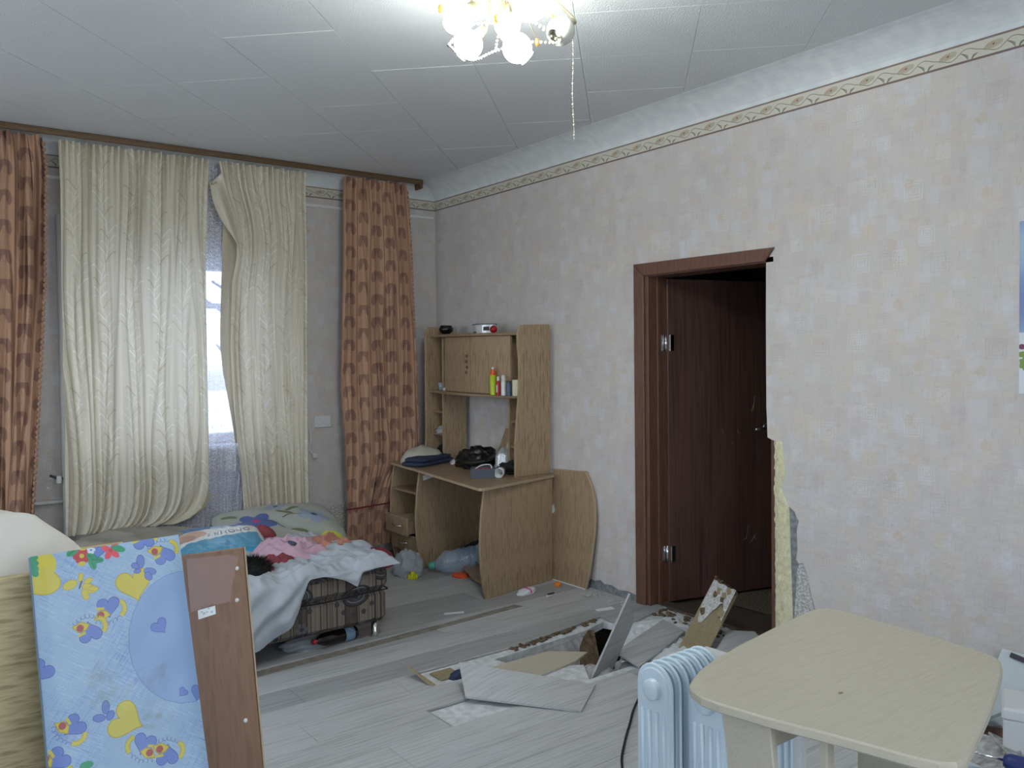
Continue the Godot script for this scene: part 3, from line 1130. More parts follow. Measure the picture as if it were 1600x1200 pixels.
# ==================================================================== the room
func room() -> void:
	var wp: Material = M.wallpaper
	# right wall: cement core with a doorway, papered skin with torn edges
	var wr := struct("wall_right", ext(vec2s([-0.3, -0.5, 2.36, -0.5, 2.36, 2.03, 3.28, 2.03, 3.28, -0.5, 7.5, -0.5, 7.5, 3.1, -0.3, 3.1]), 0.165, 0.0, AX_WALLX, Vector3(0.004, 0, 0)), M.cement)
	part("wallpaper", ext(vec2s([0.0, 0.0, 1.80, 0.0, 1.86, 0.062, 1.90, 0.055, 1.95, 0.07, 1.99, 0.052, 2.06, 0.058, 2.12, 0.04, 2.2, 0.05, 2.33, 0.036,
		2.36, 0.04, 2.36, 2.035, 3.234, 2.03, 3.231, 1.7, 3.232, 1.24, 3.236, 1.16, 3.238, 1.085, 3.262, 1.075, 3.30, 1.066, 3.327, 1.069, 3.331, 1.0, 3.349, 0.905, 3.338, 0.87, 3.319, 0.836, 3.34, 0.79, 3.364, 0.742, 3.40, 0.715, 3.413, 0.683,
		3.424, 0.67, 3.412, 0.62, 3.416, 0.519, 3.408, 0.47, 3.425, 0.452, 3.45, 0.46, 3.475, 0.40, 3.49, 0.33, 3.521, 0.215, 3.53, 0.1, 3.56, 0.0, 7.2, 0.0, 7.2, 2.745, 0.0, 2.745]), 0.004, 0.0, AX_WALLX), wp, wr)
	part("torn_plaster", ext(vec2s([3.40, 0.0, 3.398, 0.2, 3.414, 0.42, 3.428, 0.45, 3.45, 0.456, 3.474, 0.40, 3.49, 0.32, 3.52, 0.2, 3.55, 0.0]), 0.006, 0.002, AX_WALLX, Vector3(-0.002, 0, 0)), M.whitewash_old, wr)
	# foam strip where the casing was torn away
	var fn := noise(4, 0.35, false, 3)
	var foam := func(u: float, v: float) -> Vector3:
		var y := v * 1.07
		var l: float = 3.281 + 0.006 * fn.get_noise_1d(y * 60.0)
		var r: float = pl([[0.0, 3.39], [0.17, 3.386], [0.45, 3.376], [0.742, 3.366], [0.83, 3.322], [0.905, 3.348], [1.07, 3.328]], y)
		var z := lerpf(l, r, u)
		var e: float = sin(PI * clampf(u, 0.0, 1.0))
		return Vector3(0.004 - pow(e, 0.4) * (0.018 + 0.02 * fn.get_noise_2d(z * 130.0, y * 60.0)), y, z)
	part("foam_strip", grid(foam, 12, 90), M.foam, wr)
	# window wall in four pieces round the opening
	var s := st()
	box_into(s, Vector3(-5.2, -0.5, -0.32), Vector3(-2.62, 3.1, 0))
	box_into(s, Vector3(-1.42, -0.5, -0.32), Vector3(0.0, 3.1, 0))
	box_into(s, Vector3(-2.62, -0.5, -0.32), Vector3(-1.42, 0.94, 0))
	box_into(s, Vector3(-2.62, 2.24, -0.32), Vector3(-1.42, 3.1, 0))
	var wb := struct("wall_back", done(s), wp)
	part("torn_plaster", ext(vec2s([-1.16, 0.0, -0.80, 0.0, -0.79, 0.50, -0.83, 0.49, -0.87, 0.40, -0.95, 0.43, -1.01, 0.36, -1.06, 0.41, -1.11, 0.37, -1.14, 0.25]), 0.004, 0.001, AX_WALLZ, Vector3(0, 0, 0)), M.plaster, wb)
	s = st()
	box_into(s, Vector3(-5.2, -0.5, 7.2), Vector3(-3.75, 3.1, 7.5))
	box_into(s, Vector3(-2.05, -0.5, 7.2), Vector3(0.0, 3.1, 7.5))
	box_into(s, Vector3(-3.75, -0.5, 7.2), Vector3(-2.05, 0.95, 7.5))
	box_into(s, Vector3(-3.75, 2.35, 7.2), Vector3(-2.05, 3.1, 7.5))
	struct("wall_front", done(s), M.white_wall)
	s = st()
	box_into(s, Vector3(-5.2, -0.5, 0), Vector3(-4.9, 3.1, 1.05))
	box_into(s, Vector3(-5.2, -0.5, 1.05), Vector3(-4.9, 0.95, 2.75))
	box_into(s, Vector3(-5.2, 2.35, 1.05), Vector3(-4.9, 3.1, 2.75))
	box_into(s, Vector3(-5.2, -0.5, 2.75), Vector3(-4.9, 3.1, 4.45))
	box_into(s, Vector3(-5.2, -0.5, 6.15), Vector3(-4.9, 3.1, 7.2))
	box_into(s, Vector3(-5.2, -0.5, 4.45), Vector3(-4.9, 0.95, 6.15))
	box_into(s, Vector3(-5.2, 2.35, 4.45), Vector3(-4.9, 3.1, 6.15))
	struct("wall_left", done(s), M.white_wall)
	# ceiling slab and its foam tiles laid on the diagonal
	var ce := struct("ceiling", bx(Vector3(-4.9, 2.94, 0), Vector3(0.004, 3.1, 7.2), 0), M.whitewash)
	var room_poly := PackedVector2Array([Vector2(-4.9, 0.02), Vector2(-0.19, 0.02), Vector2(-0.19, 7.2), Vector2(-4.9, 7.2)])
	var P := 0.515
	var d1 := Vector2(0.7071, -0.7071)
	var d2 := Vector2(0.7071, 0.7071)
	for i in range(-16, 4):
		for j in range(-10, 14):
			var o := d1 * (-2.28 + i * P) + d2 * (0.845 + j * P)
			o = d1 * (-2.28 + i * P) + d2 * (0.845 + j * P)
			var g := 0.0007
			var q := PackedVector2Array([o + d1 * g + d2 * g, o + d1 * (P - g) + d2 * g, o + d1 * (P - g) + d2 * (P - g), o + d1 * g + d2 * (P - g)])
			for c in Geometry2D.intersect_polygons(q, room_poly):
				var a := Array(c)
				if a.size() < 3:
					continue
				part("ceiling_tile", ext(a, 0.0075, 0.0012, AX_FLOOR, Vector3(0, 2.9315 + 0.0012 * rng.randf(), 0)), M.ceiling_foam, ce)
	# coves
	var prof := vec2s([0.0, 2.826, 0.004, 2.945, -0.24, 2.945])
	for i in 9:
		var t := i / 8.0
		prof.append(Vector2(-0.215 * pow(1.0 - t, 1.5), 2.931 - 0.105 * pow(t, 1.5)))
	s = st()
	ext_into(s, prof, 7.2, 0.0, Transform3D(Basis(Vector3(1, 0, 0), Vector3(0, 1, 0), Vector3(0, 0, 1)), Vector3.ZERO))
	struct("trim_1", done(s), M.whitewash)
	prof = vec2s([0.0, 2.826, -0.004, 2.945, 0.2, 2.945])
	for i in 9:
		var t := i / 8.0
		prof.append(Vector2(0.17 * pow(1.0 - t, 1.5), 2.931 - 0.105 * pow(t, 1.5)))
	s = st()
	ext_into(s, prof, 4.9, 0.0, Transform3D(Basis(Vector3(0, 0, 1), Vector3(0, 1, 0), Vector3(1, 0, 0)), Vector3(-4.9, 0, 0)))
	struct("trim_2", done(s), M.whitewash)
	# paper border strips
	struct("trim_3", ext(vec2s([0.0, 2.743, 7.2, 2.743, 7.2, 2.823, 0.0, 2.823]), 0.0025, 0.0, AX_WALLX, Vector3(-0.0025, 0, 0)), M.border_print)
	struct("trim_4", ext(vec2s([-4.9, 2.743, 0.0, 2.743, 0.0, 2.823, -4.9, 2.823]), 0.0025, 0.0, AX_WALLZ), M.border_print)
	# window in the far wall
	var w := struct_node("window_1", Vector3(-2.02, 0.94, -0.16))
	s = st()
	for x in [-2.62, -2.07, -1.49]:
		box_into(s, Vector3(x, 0.94, -0.2), Vector3(x + 0.07, 2.24, -0.12), 0.006)
	for y in [0.94, 2.17]:
		box_into(s, Vector3(-2.62, y, -0.2), Vector3(-1.42, y + 0.07, -0.12), 0.006)
	box_into(s, Vector3(-2.05, 1.9, -0.19), Vector3(-1.45, 1.94, -0.13), 0.004)
	wpart("window_frame", done(s), M.white_paint, w)
	wpart("pane", bx(Vector3(-2.56, 1.0, -0.162), Vector3(-2.06, 2.18, -0.158), 0), M.pane, w)
	wpart("pane", bx(Vector3(-2.01, 1.0, -0.162), Vector3(-1.48, 2.18, -0.158), 0), M.pane, w)
	wpart("window_sill", bx(Vector3(-2.7, 0.91, -0.12), Vector3(-1.34, 0.94, 0.05), 0.006), M.white_paint, w)
	w = struct_node("window_4", Vector3(-2.9, 0.95, 7.35))  # invented window, out of view, put in with the fill light behind
	s = st()
	for x in [-3.75, -2.935, -2.12]:
		box_into(s, Vector3(x, 0.95, 7.32), Vector3(x + 0.07, 2.35, 7.4), 0.006)
	for y in [0.95, 2.28]:
		box_into(s, Vector3(-3.75, y, 7.32), Vector3(-2.05, y + 0.07, 7.4), 0.006)
	wpart("window_frame", done(s), M.white_paint, w)
	wpart("pane", bx(Vector3(-3.68, 1.02, 7.358), Vector3(-2.12, 2.28, 7.362), 0), M.pane, w)
	for k in 2:
		var z0: float = [4.45, 1.05][k]
		w = struct_node("window_%d" % (k + 2), Vector3(-5.05, 0.95, z0 + 0.85))  # both side windows are invented, out of view, for the left fills
		s = st()
		for z in [z0, z0 + 0.815, z0 + 1.63]:
			box_into(s, Vector3(-5.1, 0.95, z), Vector3(-5.02, 2.35, z + 0.07), 0.006)
		for y in [0.95, 2.28]:
			box_into(s, Vector3(-5.1, y, z0), Vector3(-5.02, y + 0.07, z0 + 1.7), 0.006)
		wpart("window_frame", done(s), M.white_paint, w)
		wpart("pane", bx(Vector3(-5.062, 1.02, z0 + 0.07), Vector3(-5.058, 2.28, z0 + 1.63), 0), M.pane, w)
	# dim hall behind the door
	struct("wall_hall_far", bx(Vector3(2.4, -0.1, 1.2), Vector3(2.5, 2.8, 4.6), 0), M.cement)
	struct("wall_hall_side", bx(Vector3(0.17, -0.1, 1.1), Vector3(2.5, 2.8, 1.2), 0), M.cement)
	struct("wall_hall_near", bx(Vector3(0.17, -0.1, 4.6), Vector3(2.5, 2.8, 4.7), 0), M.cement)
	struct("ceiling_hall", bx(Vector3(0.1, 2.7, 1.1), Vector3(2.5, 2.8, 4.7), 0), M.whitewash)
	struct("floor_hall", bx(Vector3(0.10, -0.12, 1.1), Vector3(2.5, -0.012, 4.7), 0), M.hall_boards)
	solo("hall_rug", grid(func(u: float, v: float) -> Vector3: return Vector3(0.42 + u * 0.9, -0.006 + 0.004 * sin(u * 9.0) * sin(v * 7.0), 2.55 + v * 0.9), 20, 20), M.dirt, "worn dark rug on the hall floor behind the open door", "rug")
	# snow outside
	struct("ground_snow", bx(Vector3(-30, -0.9, -60), Vector3(30, -0.6, -0.4), 0), M.snow)
	rng.seed = 8
	for k in 3:
		var tr := thing("bare_tree", ["bare winter tree seen through the gap between the cream curtains", "bare winter tree outside left of the gap between the curtains", "bare winter tree outside behind the right cream curtain"][k], "tree", Vector3([-0.2, -2.6, 1.4][k], -0.6, [-9.0, -11.0, -8.0][k]))
		s = st()
		tube_into(s, [Vector3.ZERO, Vector3(0.05, 1.5, 0), Vector3(0.0, 3.2, 0.1)], 0.09, 7)
		part("trunk", done(s), M.bark, tr)
		s = st()
		for j in 16:
			var a := rng.randf() * TAU
			var y := rng.randf_range(1.0, 3.2)
			var L := rng.randf_range(0.6, 1.4)
			var e := Vector3(cos(a) * L, y + L * 0.8, sin(a) * L)
			tube_into(s, [Vector3(0, y, 0), Vector3(0, y, 0).lerp(e, 0.5) + Vector3(0, 0.05, 0), e], 0.025, 5)
		part("branches", done(s), M.bark, tr)
	# services on the window wall
	var pt := thing("heating_pipe", "white heating pipe running up the wall left of the cream curtain", "pipe", Vector3(-2.79, 0.0, 0.05))
	wpart("riser", tube([Vector3(-2.791, 0.0, 0.05), Vector3(-2.791, 1.4, 0.05), Vector3(-2.787, 2.45, 0.05)], 0.014, 10), M.white_paint, pt)
	wpart("branch", tube([Vector3(-3.6, 0.655, 0.045), Vector3(-2.8, 0.655, 0.045)], 0.012, 10), M.white_paint, pt)
	wpart("valve", bx(Vector3(-2.84, 0.77, 0.04), Vector3(-2.81, 0.82, 0.075), 0.005), M.white_paint, pt)
	wpart("valve", tube([Vector3(-2.875, 0.825, 0.06), Vector3(-2.84, 0.81, 0.06), Vector3(-2.80, 0.8, 0.05)], 0.008, 8), M.dark_plastic, pt)
	solo("cable_trunking", bx(Vector3(-4.9, 2.672, 0), Vector3(-0.02, 2.694, 0.014), 0.003), M.white_plastic, "thin white cable trunking on the window wall under the border", "trunking")
	var so := thing("wall_socket", "white double wall socket between cream and rust curtains", "socket", Vector3(-1.03, 1.012, 0))
	wpart("face_plate", bx(Vector3(-1.097, 1.015, 0), Vector3(-0.966, 1.105, 0.016), 0.005), M.white_plastic, so)
	for x in [-1.062, -1.0]:
		var rot := Transform3D(Basis(Vector3.RIGHT, PI / 2), Vector3(x, 1.06, 0.0165))
		var ss := st()
		lathe_into(ss, vec2s([0.026, 0.0, 0.026, 0.004, 0.022, 0.004, 0.021, -0.002, 0.0, -0.002]), 18, rot)
		wpart("outlet", done(ss), M.white_paint, so)
		ss = st()
		for dx in [-0.009, 0.009]:
			lathe_into(ss, vec2s([0.0, 0.0002, 0.0028, 0.0002, 0.0028, -0.0015, 0.0, -0.0015]), 8, Transform3D(Basis(Vector3.RIGHT, PI / 2), Vector3(x + dx, 1.06, 0.0158)))
		wpart("pin_hole", done(ss), M.dark_plastic, so)
	var cl := thing("cable_end", "loose white cable end hanging beside the right cream curtain", "cable", Vector3(-1.13, 0.78, 0.02))
	wpart("cord", tube(curve([Vector3(-1.15, 1.06, 0.02), Vector3(-1.14, 0.95, 0.03), Vector3(-1.15, 0.86, 0.02), Vector3(-1.12, 0.82, 0.03)]), 0.004, 6), M.white_plastic, cl)
	wpart("connector", bx(Vector3(-1.125, 0.79, 0.01), Vector3(-1.09, 0.825, 0.035), 0.004), M.white_plastic, cl)
	solo("wall_poster", ext(vec2s([4.452, 1.345, 4.78, 1.345, 4.78, 2.044, 4.452, 2.044]), 0.003, 0.0, AX_WALLX, Vector3(-0.0032, 0, 0)), M.poster_print, "blue wall poster with green leaves at its foot, on the right wall", "poster")

# ==================================================================== floor
func floor_and_hole() -> void:
	var pit := PackedVector2Array(vec2s([-0.60, 2.46, -0.40, 2.40, -0.37, 2.50, -0.60, 2.78, -0.72, 3.0, -1.06, 3.0, -0.95, 2.84, -1.22, 2.68, -1.25, 2.50]))
	var s := st()
	for r in [PackedVector2Array(vec2s([-4.9, 0, -0.8, 0, -0.8, 7.2, -4.9, 7.2])), PackedVector2Array(vec2s([-0.8, 0, 0.004, 0, 0.004, 2.36, 0.1, 2.36, 0.1, 3.28, 0.004, 3.28, 0.004, 7.2, -0.8, 7.2]))]:
		for c in Geometry2D.clip_polygons(r, pit):
			ext_into(s, Array(c), 0.04, 0.0, Transform3D(AX_FLOOR, Vector3(0, -0.053, 0)))
	var fl := struct("floor", done(s), M.old_paint)
	# pit below
	s = st()
	box_into(s, Vector3(-1.5, -0.5, 2.2), Vector3(-0.1, -0.44, 3.3))
	box_into(s, Vector3(-1.5, -0.5, 2.2), Vector3(-1.42, -0.053, 3.3))
	box_into(s, Vector3(-0.18, -0.5, 2.2), Vector3(-0.1, -0.053, 3.3))
	box_into(s, Vector3(-1.5, -0.5, 2.2), Vector3(-0.1, -0.053, 2.3))
	box_into(s, Vector3(-1.5, -0.5, 3.2), Vector3(-0.1, -0.053, 3.3))
	part("pit_bottom", done(s), M.dirt, fl)
	part("underlay_strip", ext(vec2s([-2.32, 1.90, -1.5, 1.865, -0.58, 1.81, -0.55, 1.91, -1.5, 1.965, -2.32, 2.01]), 0.004, 0.0, AX_FLOOR, Vector3(0, -0.0128, 0)), M.underlay, fl)
	# laminate planks
	var gone := [PackedVector2Array(vec2s([-1.68, 2.431, -1.0, 2.431, -0.92, 2.42, -0.37, 2.345, -0.385, 2.46, -0.25, 2.53, 0.02, 2.47, 0.10, 2.47, 0.10, 3.25, -0.15, 3.22, -0.5, 3.16, -0.60, 3.046, -0.78, 3.06, -1.86, 3.046, -1.86, 2.841, -1.3, 2.841, -1.33, 2.70, -1.40, 2.636, -1.68, 2.636])),
		PackedVector2Array(vec2s([-2.3, 1.905, -1.5, 1.872, -0.60, 1.818, -0.57, 1.90, -1.5, 1.958, -2.3, 2.0])),
		PackedVector2Array(vec2s([-0.62, 2.14, -0.40, 2.112, -0.41, 2.125, -0.53, 2.15]))]
	var rows := []
	var room_poly := PackedVector2Array(vec2s([-4.9, 0.0, 0.003, 0.0, 0.003, 2.36, 0.06, 2.36, 0.06, 3.28, 0.003, 3.28, 0.003, 7.2, -4.9, 7.2]))
	var fixed := {-1: -0.945, 1: -2.355, 2: -1.862, -4: -1.225, 3: -2.16}
	rng.seed = 33
	for k in range(-12, 25):
		var z0 := 2.43 + 0.205 * k
		var z1 := z0 + 0.205
		if z0 > 7.2:
			break
		var off: float = fixed.get(k, -4.9 + rng.randf() * 1.29)
		off -= ceilf((off + 4.9) / 1.29) * 1.29
		var x := off
		while x < 0.1:
			var g := 0.0008
			var q := PackedVector2Array([Vector2(x + g, z0 + g), Vector2(x + 1.29 - g, z0 + g), Vector2(x + 1.29 - g, z1 - g), Vector2(x + g, z1 - g)])
			x += 1.29
			var left := []
			for c in Geometry2D.intersect_polygons(q, room_poly):
				left.append(c)
			for h in gone:
				var nxt := []
				for c in left:
					for e in Geometry2D.clip_polygons(c, h):
						if not Geometry2D.is_polygon_clockwise(e):
							nxt.append(e)
				left = nxt
			var tone := rng.randi() % 5
			for c in left:
				if c.size() < 3:
					continue
				part("plank", ext(Array(c), 0.0088, 0.0012, AX_FLOOR, Vector3(0, -0.0088 - 0.0006 * rng.randf(), 0)), M["laminate_%d" % tone], fl)
	# loose boards round the hole
	solo("loose_plank", warped(Vector3(-1.674, 0.02, 2.863), Vector3(-1.36, 0.010, 3.28), Vector3(-1.12, 0.012, 3.11), Vector3(-1.60, 0.112, 2.702), 0.009), M.laminate_3, "pale grey laminate plank lifted and twisted at the near edge of the hole", "plank")
	var A := Vector3(-0.74, 0.331, 2.947)
	var B := Vector3(-0.664, 0.164, 2.897)
	var C := Vector3(-1.003, -0.03, 2.95)
	var ax := (C - A) * 1.35
	var ttl := slab4(A, B, B + ax * 1.05, A + ax, 0.01)
	solo("loose_plank", ttl, M.laminate_1, "long grey laminate plank standing on end in the floor hole", "plank")
	var kp := thing("upturned_plank", "upturned laminate plank showing its khaki back and white plaster crust", "plank", Vector3(-0.38, 0, 3.07))
	var TL := Vector3(-0.03, 0.285, 2.911)
	var TR := Vector3(-0.02, 0.215, 3.054)
	var BL := Vector3(-0.415, -0.005, 2.985)
	var BR := Vector3(-0.40, -0.045, 3.13)
	wpart("board", slab4(BL, BR, TR, TL, 0.009), M.fibreboard, kp)
	var up := (TR - TL).cross(BL - TL).normalized() * 0.002
	if up.y < 0:
		up = -up
	var cu := (BR - BL)
	var cv := (TL - BL)
	var wide := cu.length()
	var long := cv.length()
	var cb := Basis(cu.normalized(), cv.normalized(), up.normalized())
	var ragged := []
	rng.seed = 14
	for k in 13:
		ragged.append(Vector2(wide * (0.03 + 0.94 * k / 12.0), long * (0.50 - 0.16 * sin(k * 0.55) + 0.09 * rng.randf())))
	for k in 9:
		ragged.append(Vector2(wide * (0.97 - 0.94 * k / 8.0), long * (0.985 - 0.04 * rng.randf())))
	wpart("plaster_crust", ext(ragged, 0.003, 0.001, cb, BL + up), M.whitewash_old, kp)
	for k in 7:
		var bc := Vector2(wide * rng.randf_range(0.15, 0.85), long * rng.randf_range(0.5, 0.92))
		var blot := []
		for j in 9:
			var a := TAU * j / 9
			blot.append(bc + Vector2(cos(a) * rng.randf_range(0.008, 0.024), sin(a) * rng.randf_range(0.012, 0.034)))
		wpart("bare_patch", ext(blot, 0.0035, 0.0005, cb, BL + up * 1.05), M.rot if k % 3 == 0 else M.fibreboard, kp)
	# ragged top edge
	s = st()
	rng.seed = 4
	for k in 8:
		var p := TL.lerp(TR, (k + 0.5) / 8.0)
		box_into(s, p + Vector3(-0.01, -0.012, -0.008), p + Vector3(0.012, 0.004 + rng.randf() * 0.012, 0.008), 0.004)
	wpart("torn_edge", done(s), M.rot, kp)
	solo("plank_shard", slab4(Vector3(-1.737, 0.062, 2.461), Vector3(-1.699, 0.0, 2.628), Vector3(-1.678, 0.0, 2.63), Vector3(-1.672, 0.004, 2.46), 0.008), M.fibreboard, "broken khaki shard of laminate sticking up at the left end of the hole", "shard")
	solo("plank_offcut", slab4(Vector3(-0.764, 0.02, 2.873), Vector3(-0.801, 0.012, 3.077), Vector3(-0.252, 0.024, 2.885), Vector3(-0.204, 0.03, 2.684), 0.009), M.laminate_2, "grey laminate offcut lying on the crumpled underlay behind the radiator", "plank")
	solo("plank_offcut", slab4(Vector3(-0.357, 0.02, 3.183), Vector3(-0.12, 0.02, 3.34), Vector3(0.03, 0.024, 3.13), Vector3(-0.072, 0.028, 3.032), 0.009), M.laminate_4, "grey laminate offcut beside the foot of the upturned khaki plank", "plank")
	solo("board_scrap", ext(vec2s([-1.36, 2.60, -0.985, 2.60, -0.832, 2.74, -0.97, 2.80, -1.22, 2.835, -1.34, 2.80]), 0.012, 0.002, AX_FLOOR, Vector3(0, -0.013, 0)), M.birch, "pale board scrap lying flat across the middle of the floor hole", "board")
	solo("board_scrap", slab4(Vector3(-1.26, -0.012, 2.475), Vector3(-0.62, -0.014, 2.445), Vector3(-0.60, -0.19, 2.56), Vector3(-1.2, -0.14, 2.64), 0.012), M.rubble, "grey plaster-smeared sheet sloping down into the far side of the pit", "board")
	solo("broken_slab", slab4(Vector3(-0.62, -0.015, 2.43), Vector3(-0.53, -0.02, 2.46), Vector3(-0.68, -0.28, 2.72), Vector3(-0.78, -0.24, 2.64), 0.03), M.rot, "brown rotten timber end going down beside the dark pit", "timber")
	for k in 6:
		var q: Array = [[-0.92, -0.12, 2.9, 0.09, 0.07], [-0.84, -0.14, 3.0, 0.08, 0.06], [-0.70, -0.1, 2.92, 0.07, 0.06], [-0.98, -0.16, 3.02, 0.05, 0.04], [-0.6, -0.4, 2.5, 0.12, 0.09], [-0.75, -0.42, 2.7, 0.14, 0.08]][k]
		solo("rubble_lump", crumple(Vector3(q[3], q[4], q[3] * 1.2), 60 + k, 0.35, 0.12, 0.4, true, 16), M.rubble, ["grey rubble lump in the pit nearest the pale board scrap", "larger grey rubble lump at the foot of the standing plank", "grey rubble lump in the pit right of the standing plank", "smallest rubble lump at the near rim of the floor pit", "rubble lump on the dark bottom at the far end of the pit", "big rubble lump on the dark bottom in the middle of the pit"][k], "rubble", T(q[0], q[1], q[2]), "rubble lumps in the floor hole")
	solo("underlay_film", crumple_sheet(), M.whitewash, "crumpled white underlay film spread between the hole and the door", "underlay")
	s = st()
	rng.seed = 6
	for k in 190:
		var t := rng.randf()
		var p := Vector3(lerpf(-0.12, 0.07, rng.randf()), -0.012, lerpf(2.47, 3.2, t))
		if k > 120:
			p = Vector3(lerpf(-1.1, -0.42, rng.randf()), -0.012, 0)
			p.z = lerpf(2.436, 2.356, (p.x + 1.1) / 0.68) + rng.randf() * 0.035
		var h := rng.randf_range(0.003, 0.014)
		box_into(s, p + Vector3(-h, 0, -h * 1.4), p + Vector3(h, h * 0.9, h * 1.4), h * 0.4)
	var db := solo("debris", done(s), M.rot, "brown rotten crumbs along the door threshold and hole edge", "debris")
	db.set_meta("kind", "stuff")
	solo("packing_scrap", bx(Vector3(-1.62, -0.012, 2.47), Vector3(-1.50, -0.004, 2.58), 0.002), M.fibreboard, "brown card scrap in the left end of the hole", "card")
	solo("blue_rag", crumple(Vector3(0.06, 0.025, 0.03), 71, 0.3, 0.1), M.jeans, "dark blue rag tucked in the hole behind the lifted plank", "rag", T(-1.51, -0.012, 2.585))

func crumple_sheet() -> ArrayMesh:
	var fn := noise(19, 0.5, true, 3)
	var f := func(u: float, v: float) -> Vector3:
		var a := Vector3(-0.80, 0, 2.95).lerp(Vector3(-0.36, 0, 2.53), v)
		var b := Vector3(-0.42, 0, 3.16).lerp(Vector3(0.02, 0, 2.62), v)
		var p := a.lerp(b, u)
		p.y = -0.008 + 0.022 * absf(fn.get_noise_2d(p.x * 16.0, p.z * 16.0)) * minf(1.0, 6.0 * minf(minf(u, 1 - u), minf(v, 1 - v)) + 0.2)
		p.x += 0.02 * fn.get_noise_2d(p.z * 20.0, 5.0)
		return p
	return grid(f, 40, 40)

# ==================================================================== door
func door() -> void:
	var d := struct_node("door_1", Vector3(0.0, 0.0, 2.8))
	wpart("jamb", bx(Vector3(0.0, -0.012, 2.362), Vector3(0.17, 2.0, 2.392), 0.002), M.casing, d)
	wpart("jamb", bx(Vector3(0.02, -0.012, 3.245), Vector3(0.17, 2.03, 3.279), 0.002), M.casing, d)
	wpart("jamb", bx(Vector3(0.0, 1.998, 2.362), Vector3(0.17, 2.028, 3.28), 0.002), M.casing, d)
	wpart("door_stop", bx(Vector3(0.07, 0.0, 2.392), Vector3(0.10, 2.0, 2.404), 0.002), M.casing, d)
	wpart("casing", ext(vec2s([2.285, -0.01, 2.367, -0.01, 2.367, 2.003, 2.285, 2.08]), 0.016, 0.004, AX_WALLX, Vector3(-0.017, 0, 0)), M.casing, d)
	wpart("casing", ext(vec2s([2.285, 2.081, 2.367, 2.004, 3.234, 2.004, 3.29, 2.072]), 0.016, 0.004, AX_WALLX, Vector3(-0.017, 0, 0)), M.casing, d)
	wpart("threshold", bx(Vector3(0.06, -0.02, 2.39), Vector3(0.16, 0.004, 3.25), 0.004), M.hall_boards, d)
	# leaf, hinged at the left jamb and opened into the hall
	var lx := Transform3D(Basis(Vector3.UP, atan2(-0.205, 0.8)), Vector3(0.145, 0.006, 2.40) - d.position)
	var leaf := part("leaf", bx(Vector3(0.0, 0.0, -0.02), Vector3(0.80, 1.985, 0.02), 0.003), M.door_dark, d, lx)
	var sc := st()
	for q in [[0.60, 0.42, 0.585, 0.34], [0.585, 0.34, 0.56, 0.33], [0.66, 0.36, 0.62, 0.31], [0.645, 0.345, 0.662, 0.325], [0.655, 1.25, 0.645, 1.16], [0.648, 1.20, 0.63, 1.15], [0.48, 0.95, 0.476, 0.96], [0.41, 1.02, 0.40, 1.05], [0.52, 1.04, 0.53, 1.01]]:
		tube_into(sc, [Vector3(q[0], q[1], 0.02), Vector3(q[2], q[3], 0.02)], 0.0009, 4)
	part("scratches", done(sc), M.birch, leaf)
	var s := st()
	lathe_into(s, vec2s([0.0, 0.0, 0.027, 0.0, 0.027, 0.006, 0.02, 0.009, 0.009, 0.01, 0.009, 0.045, 0.0, 0.045]), 18, Transform3D(Basis(Vector3.RIGHT, PI / 2), Vector3(0.745, 1.045, 0.02)))
	tube_into(s, [Vector3(0.745, 1.045, 0.062), Vector3(0.70, 1.045, 0.066), Vector3(0.625, 1.04, 0.064)], 0.009, 10)
	part("door_handle", done(s), M.steel, leaf)
	for y in [1.60, 0.30]:
		s = st()
		box_into(s, Vector3(0.1, y - 0.05, 2.3925), Vector3(0.135, y + 0.05, 2.3955), 0.001)
		box_into(s, Vector3(0.15, y - 0.05, 2.419), Vector3(0.185, y + 0.05, 2.432), 0.001)
		tube_into(s, [Vector3(0.142, y - 0.052, 2.405), Vector3(0.142, y + 0.052, 2.405)], 0.008, 10)
		wpart("hinge", done(s), M.chrome, d)

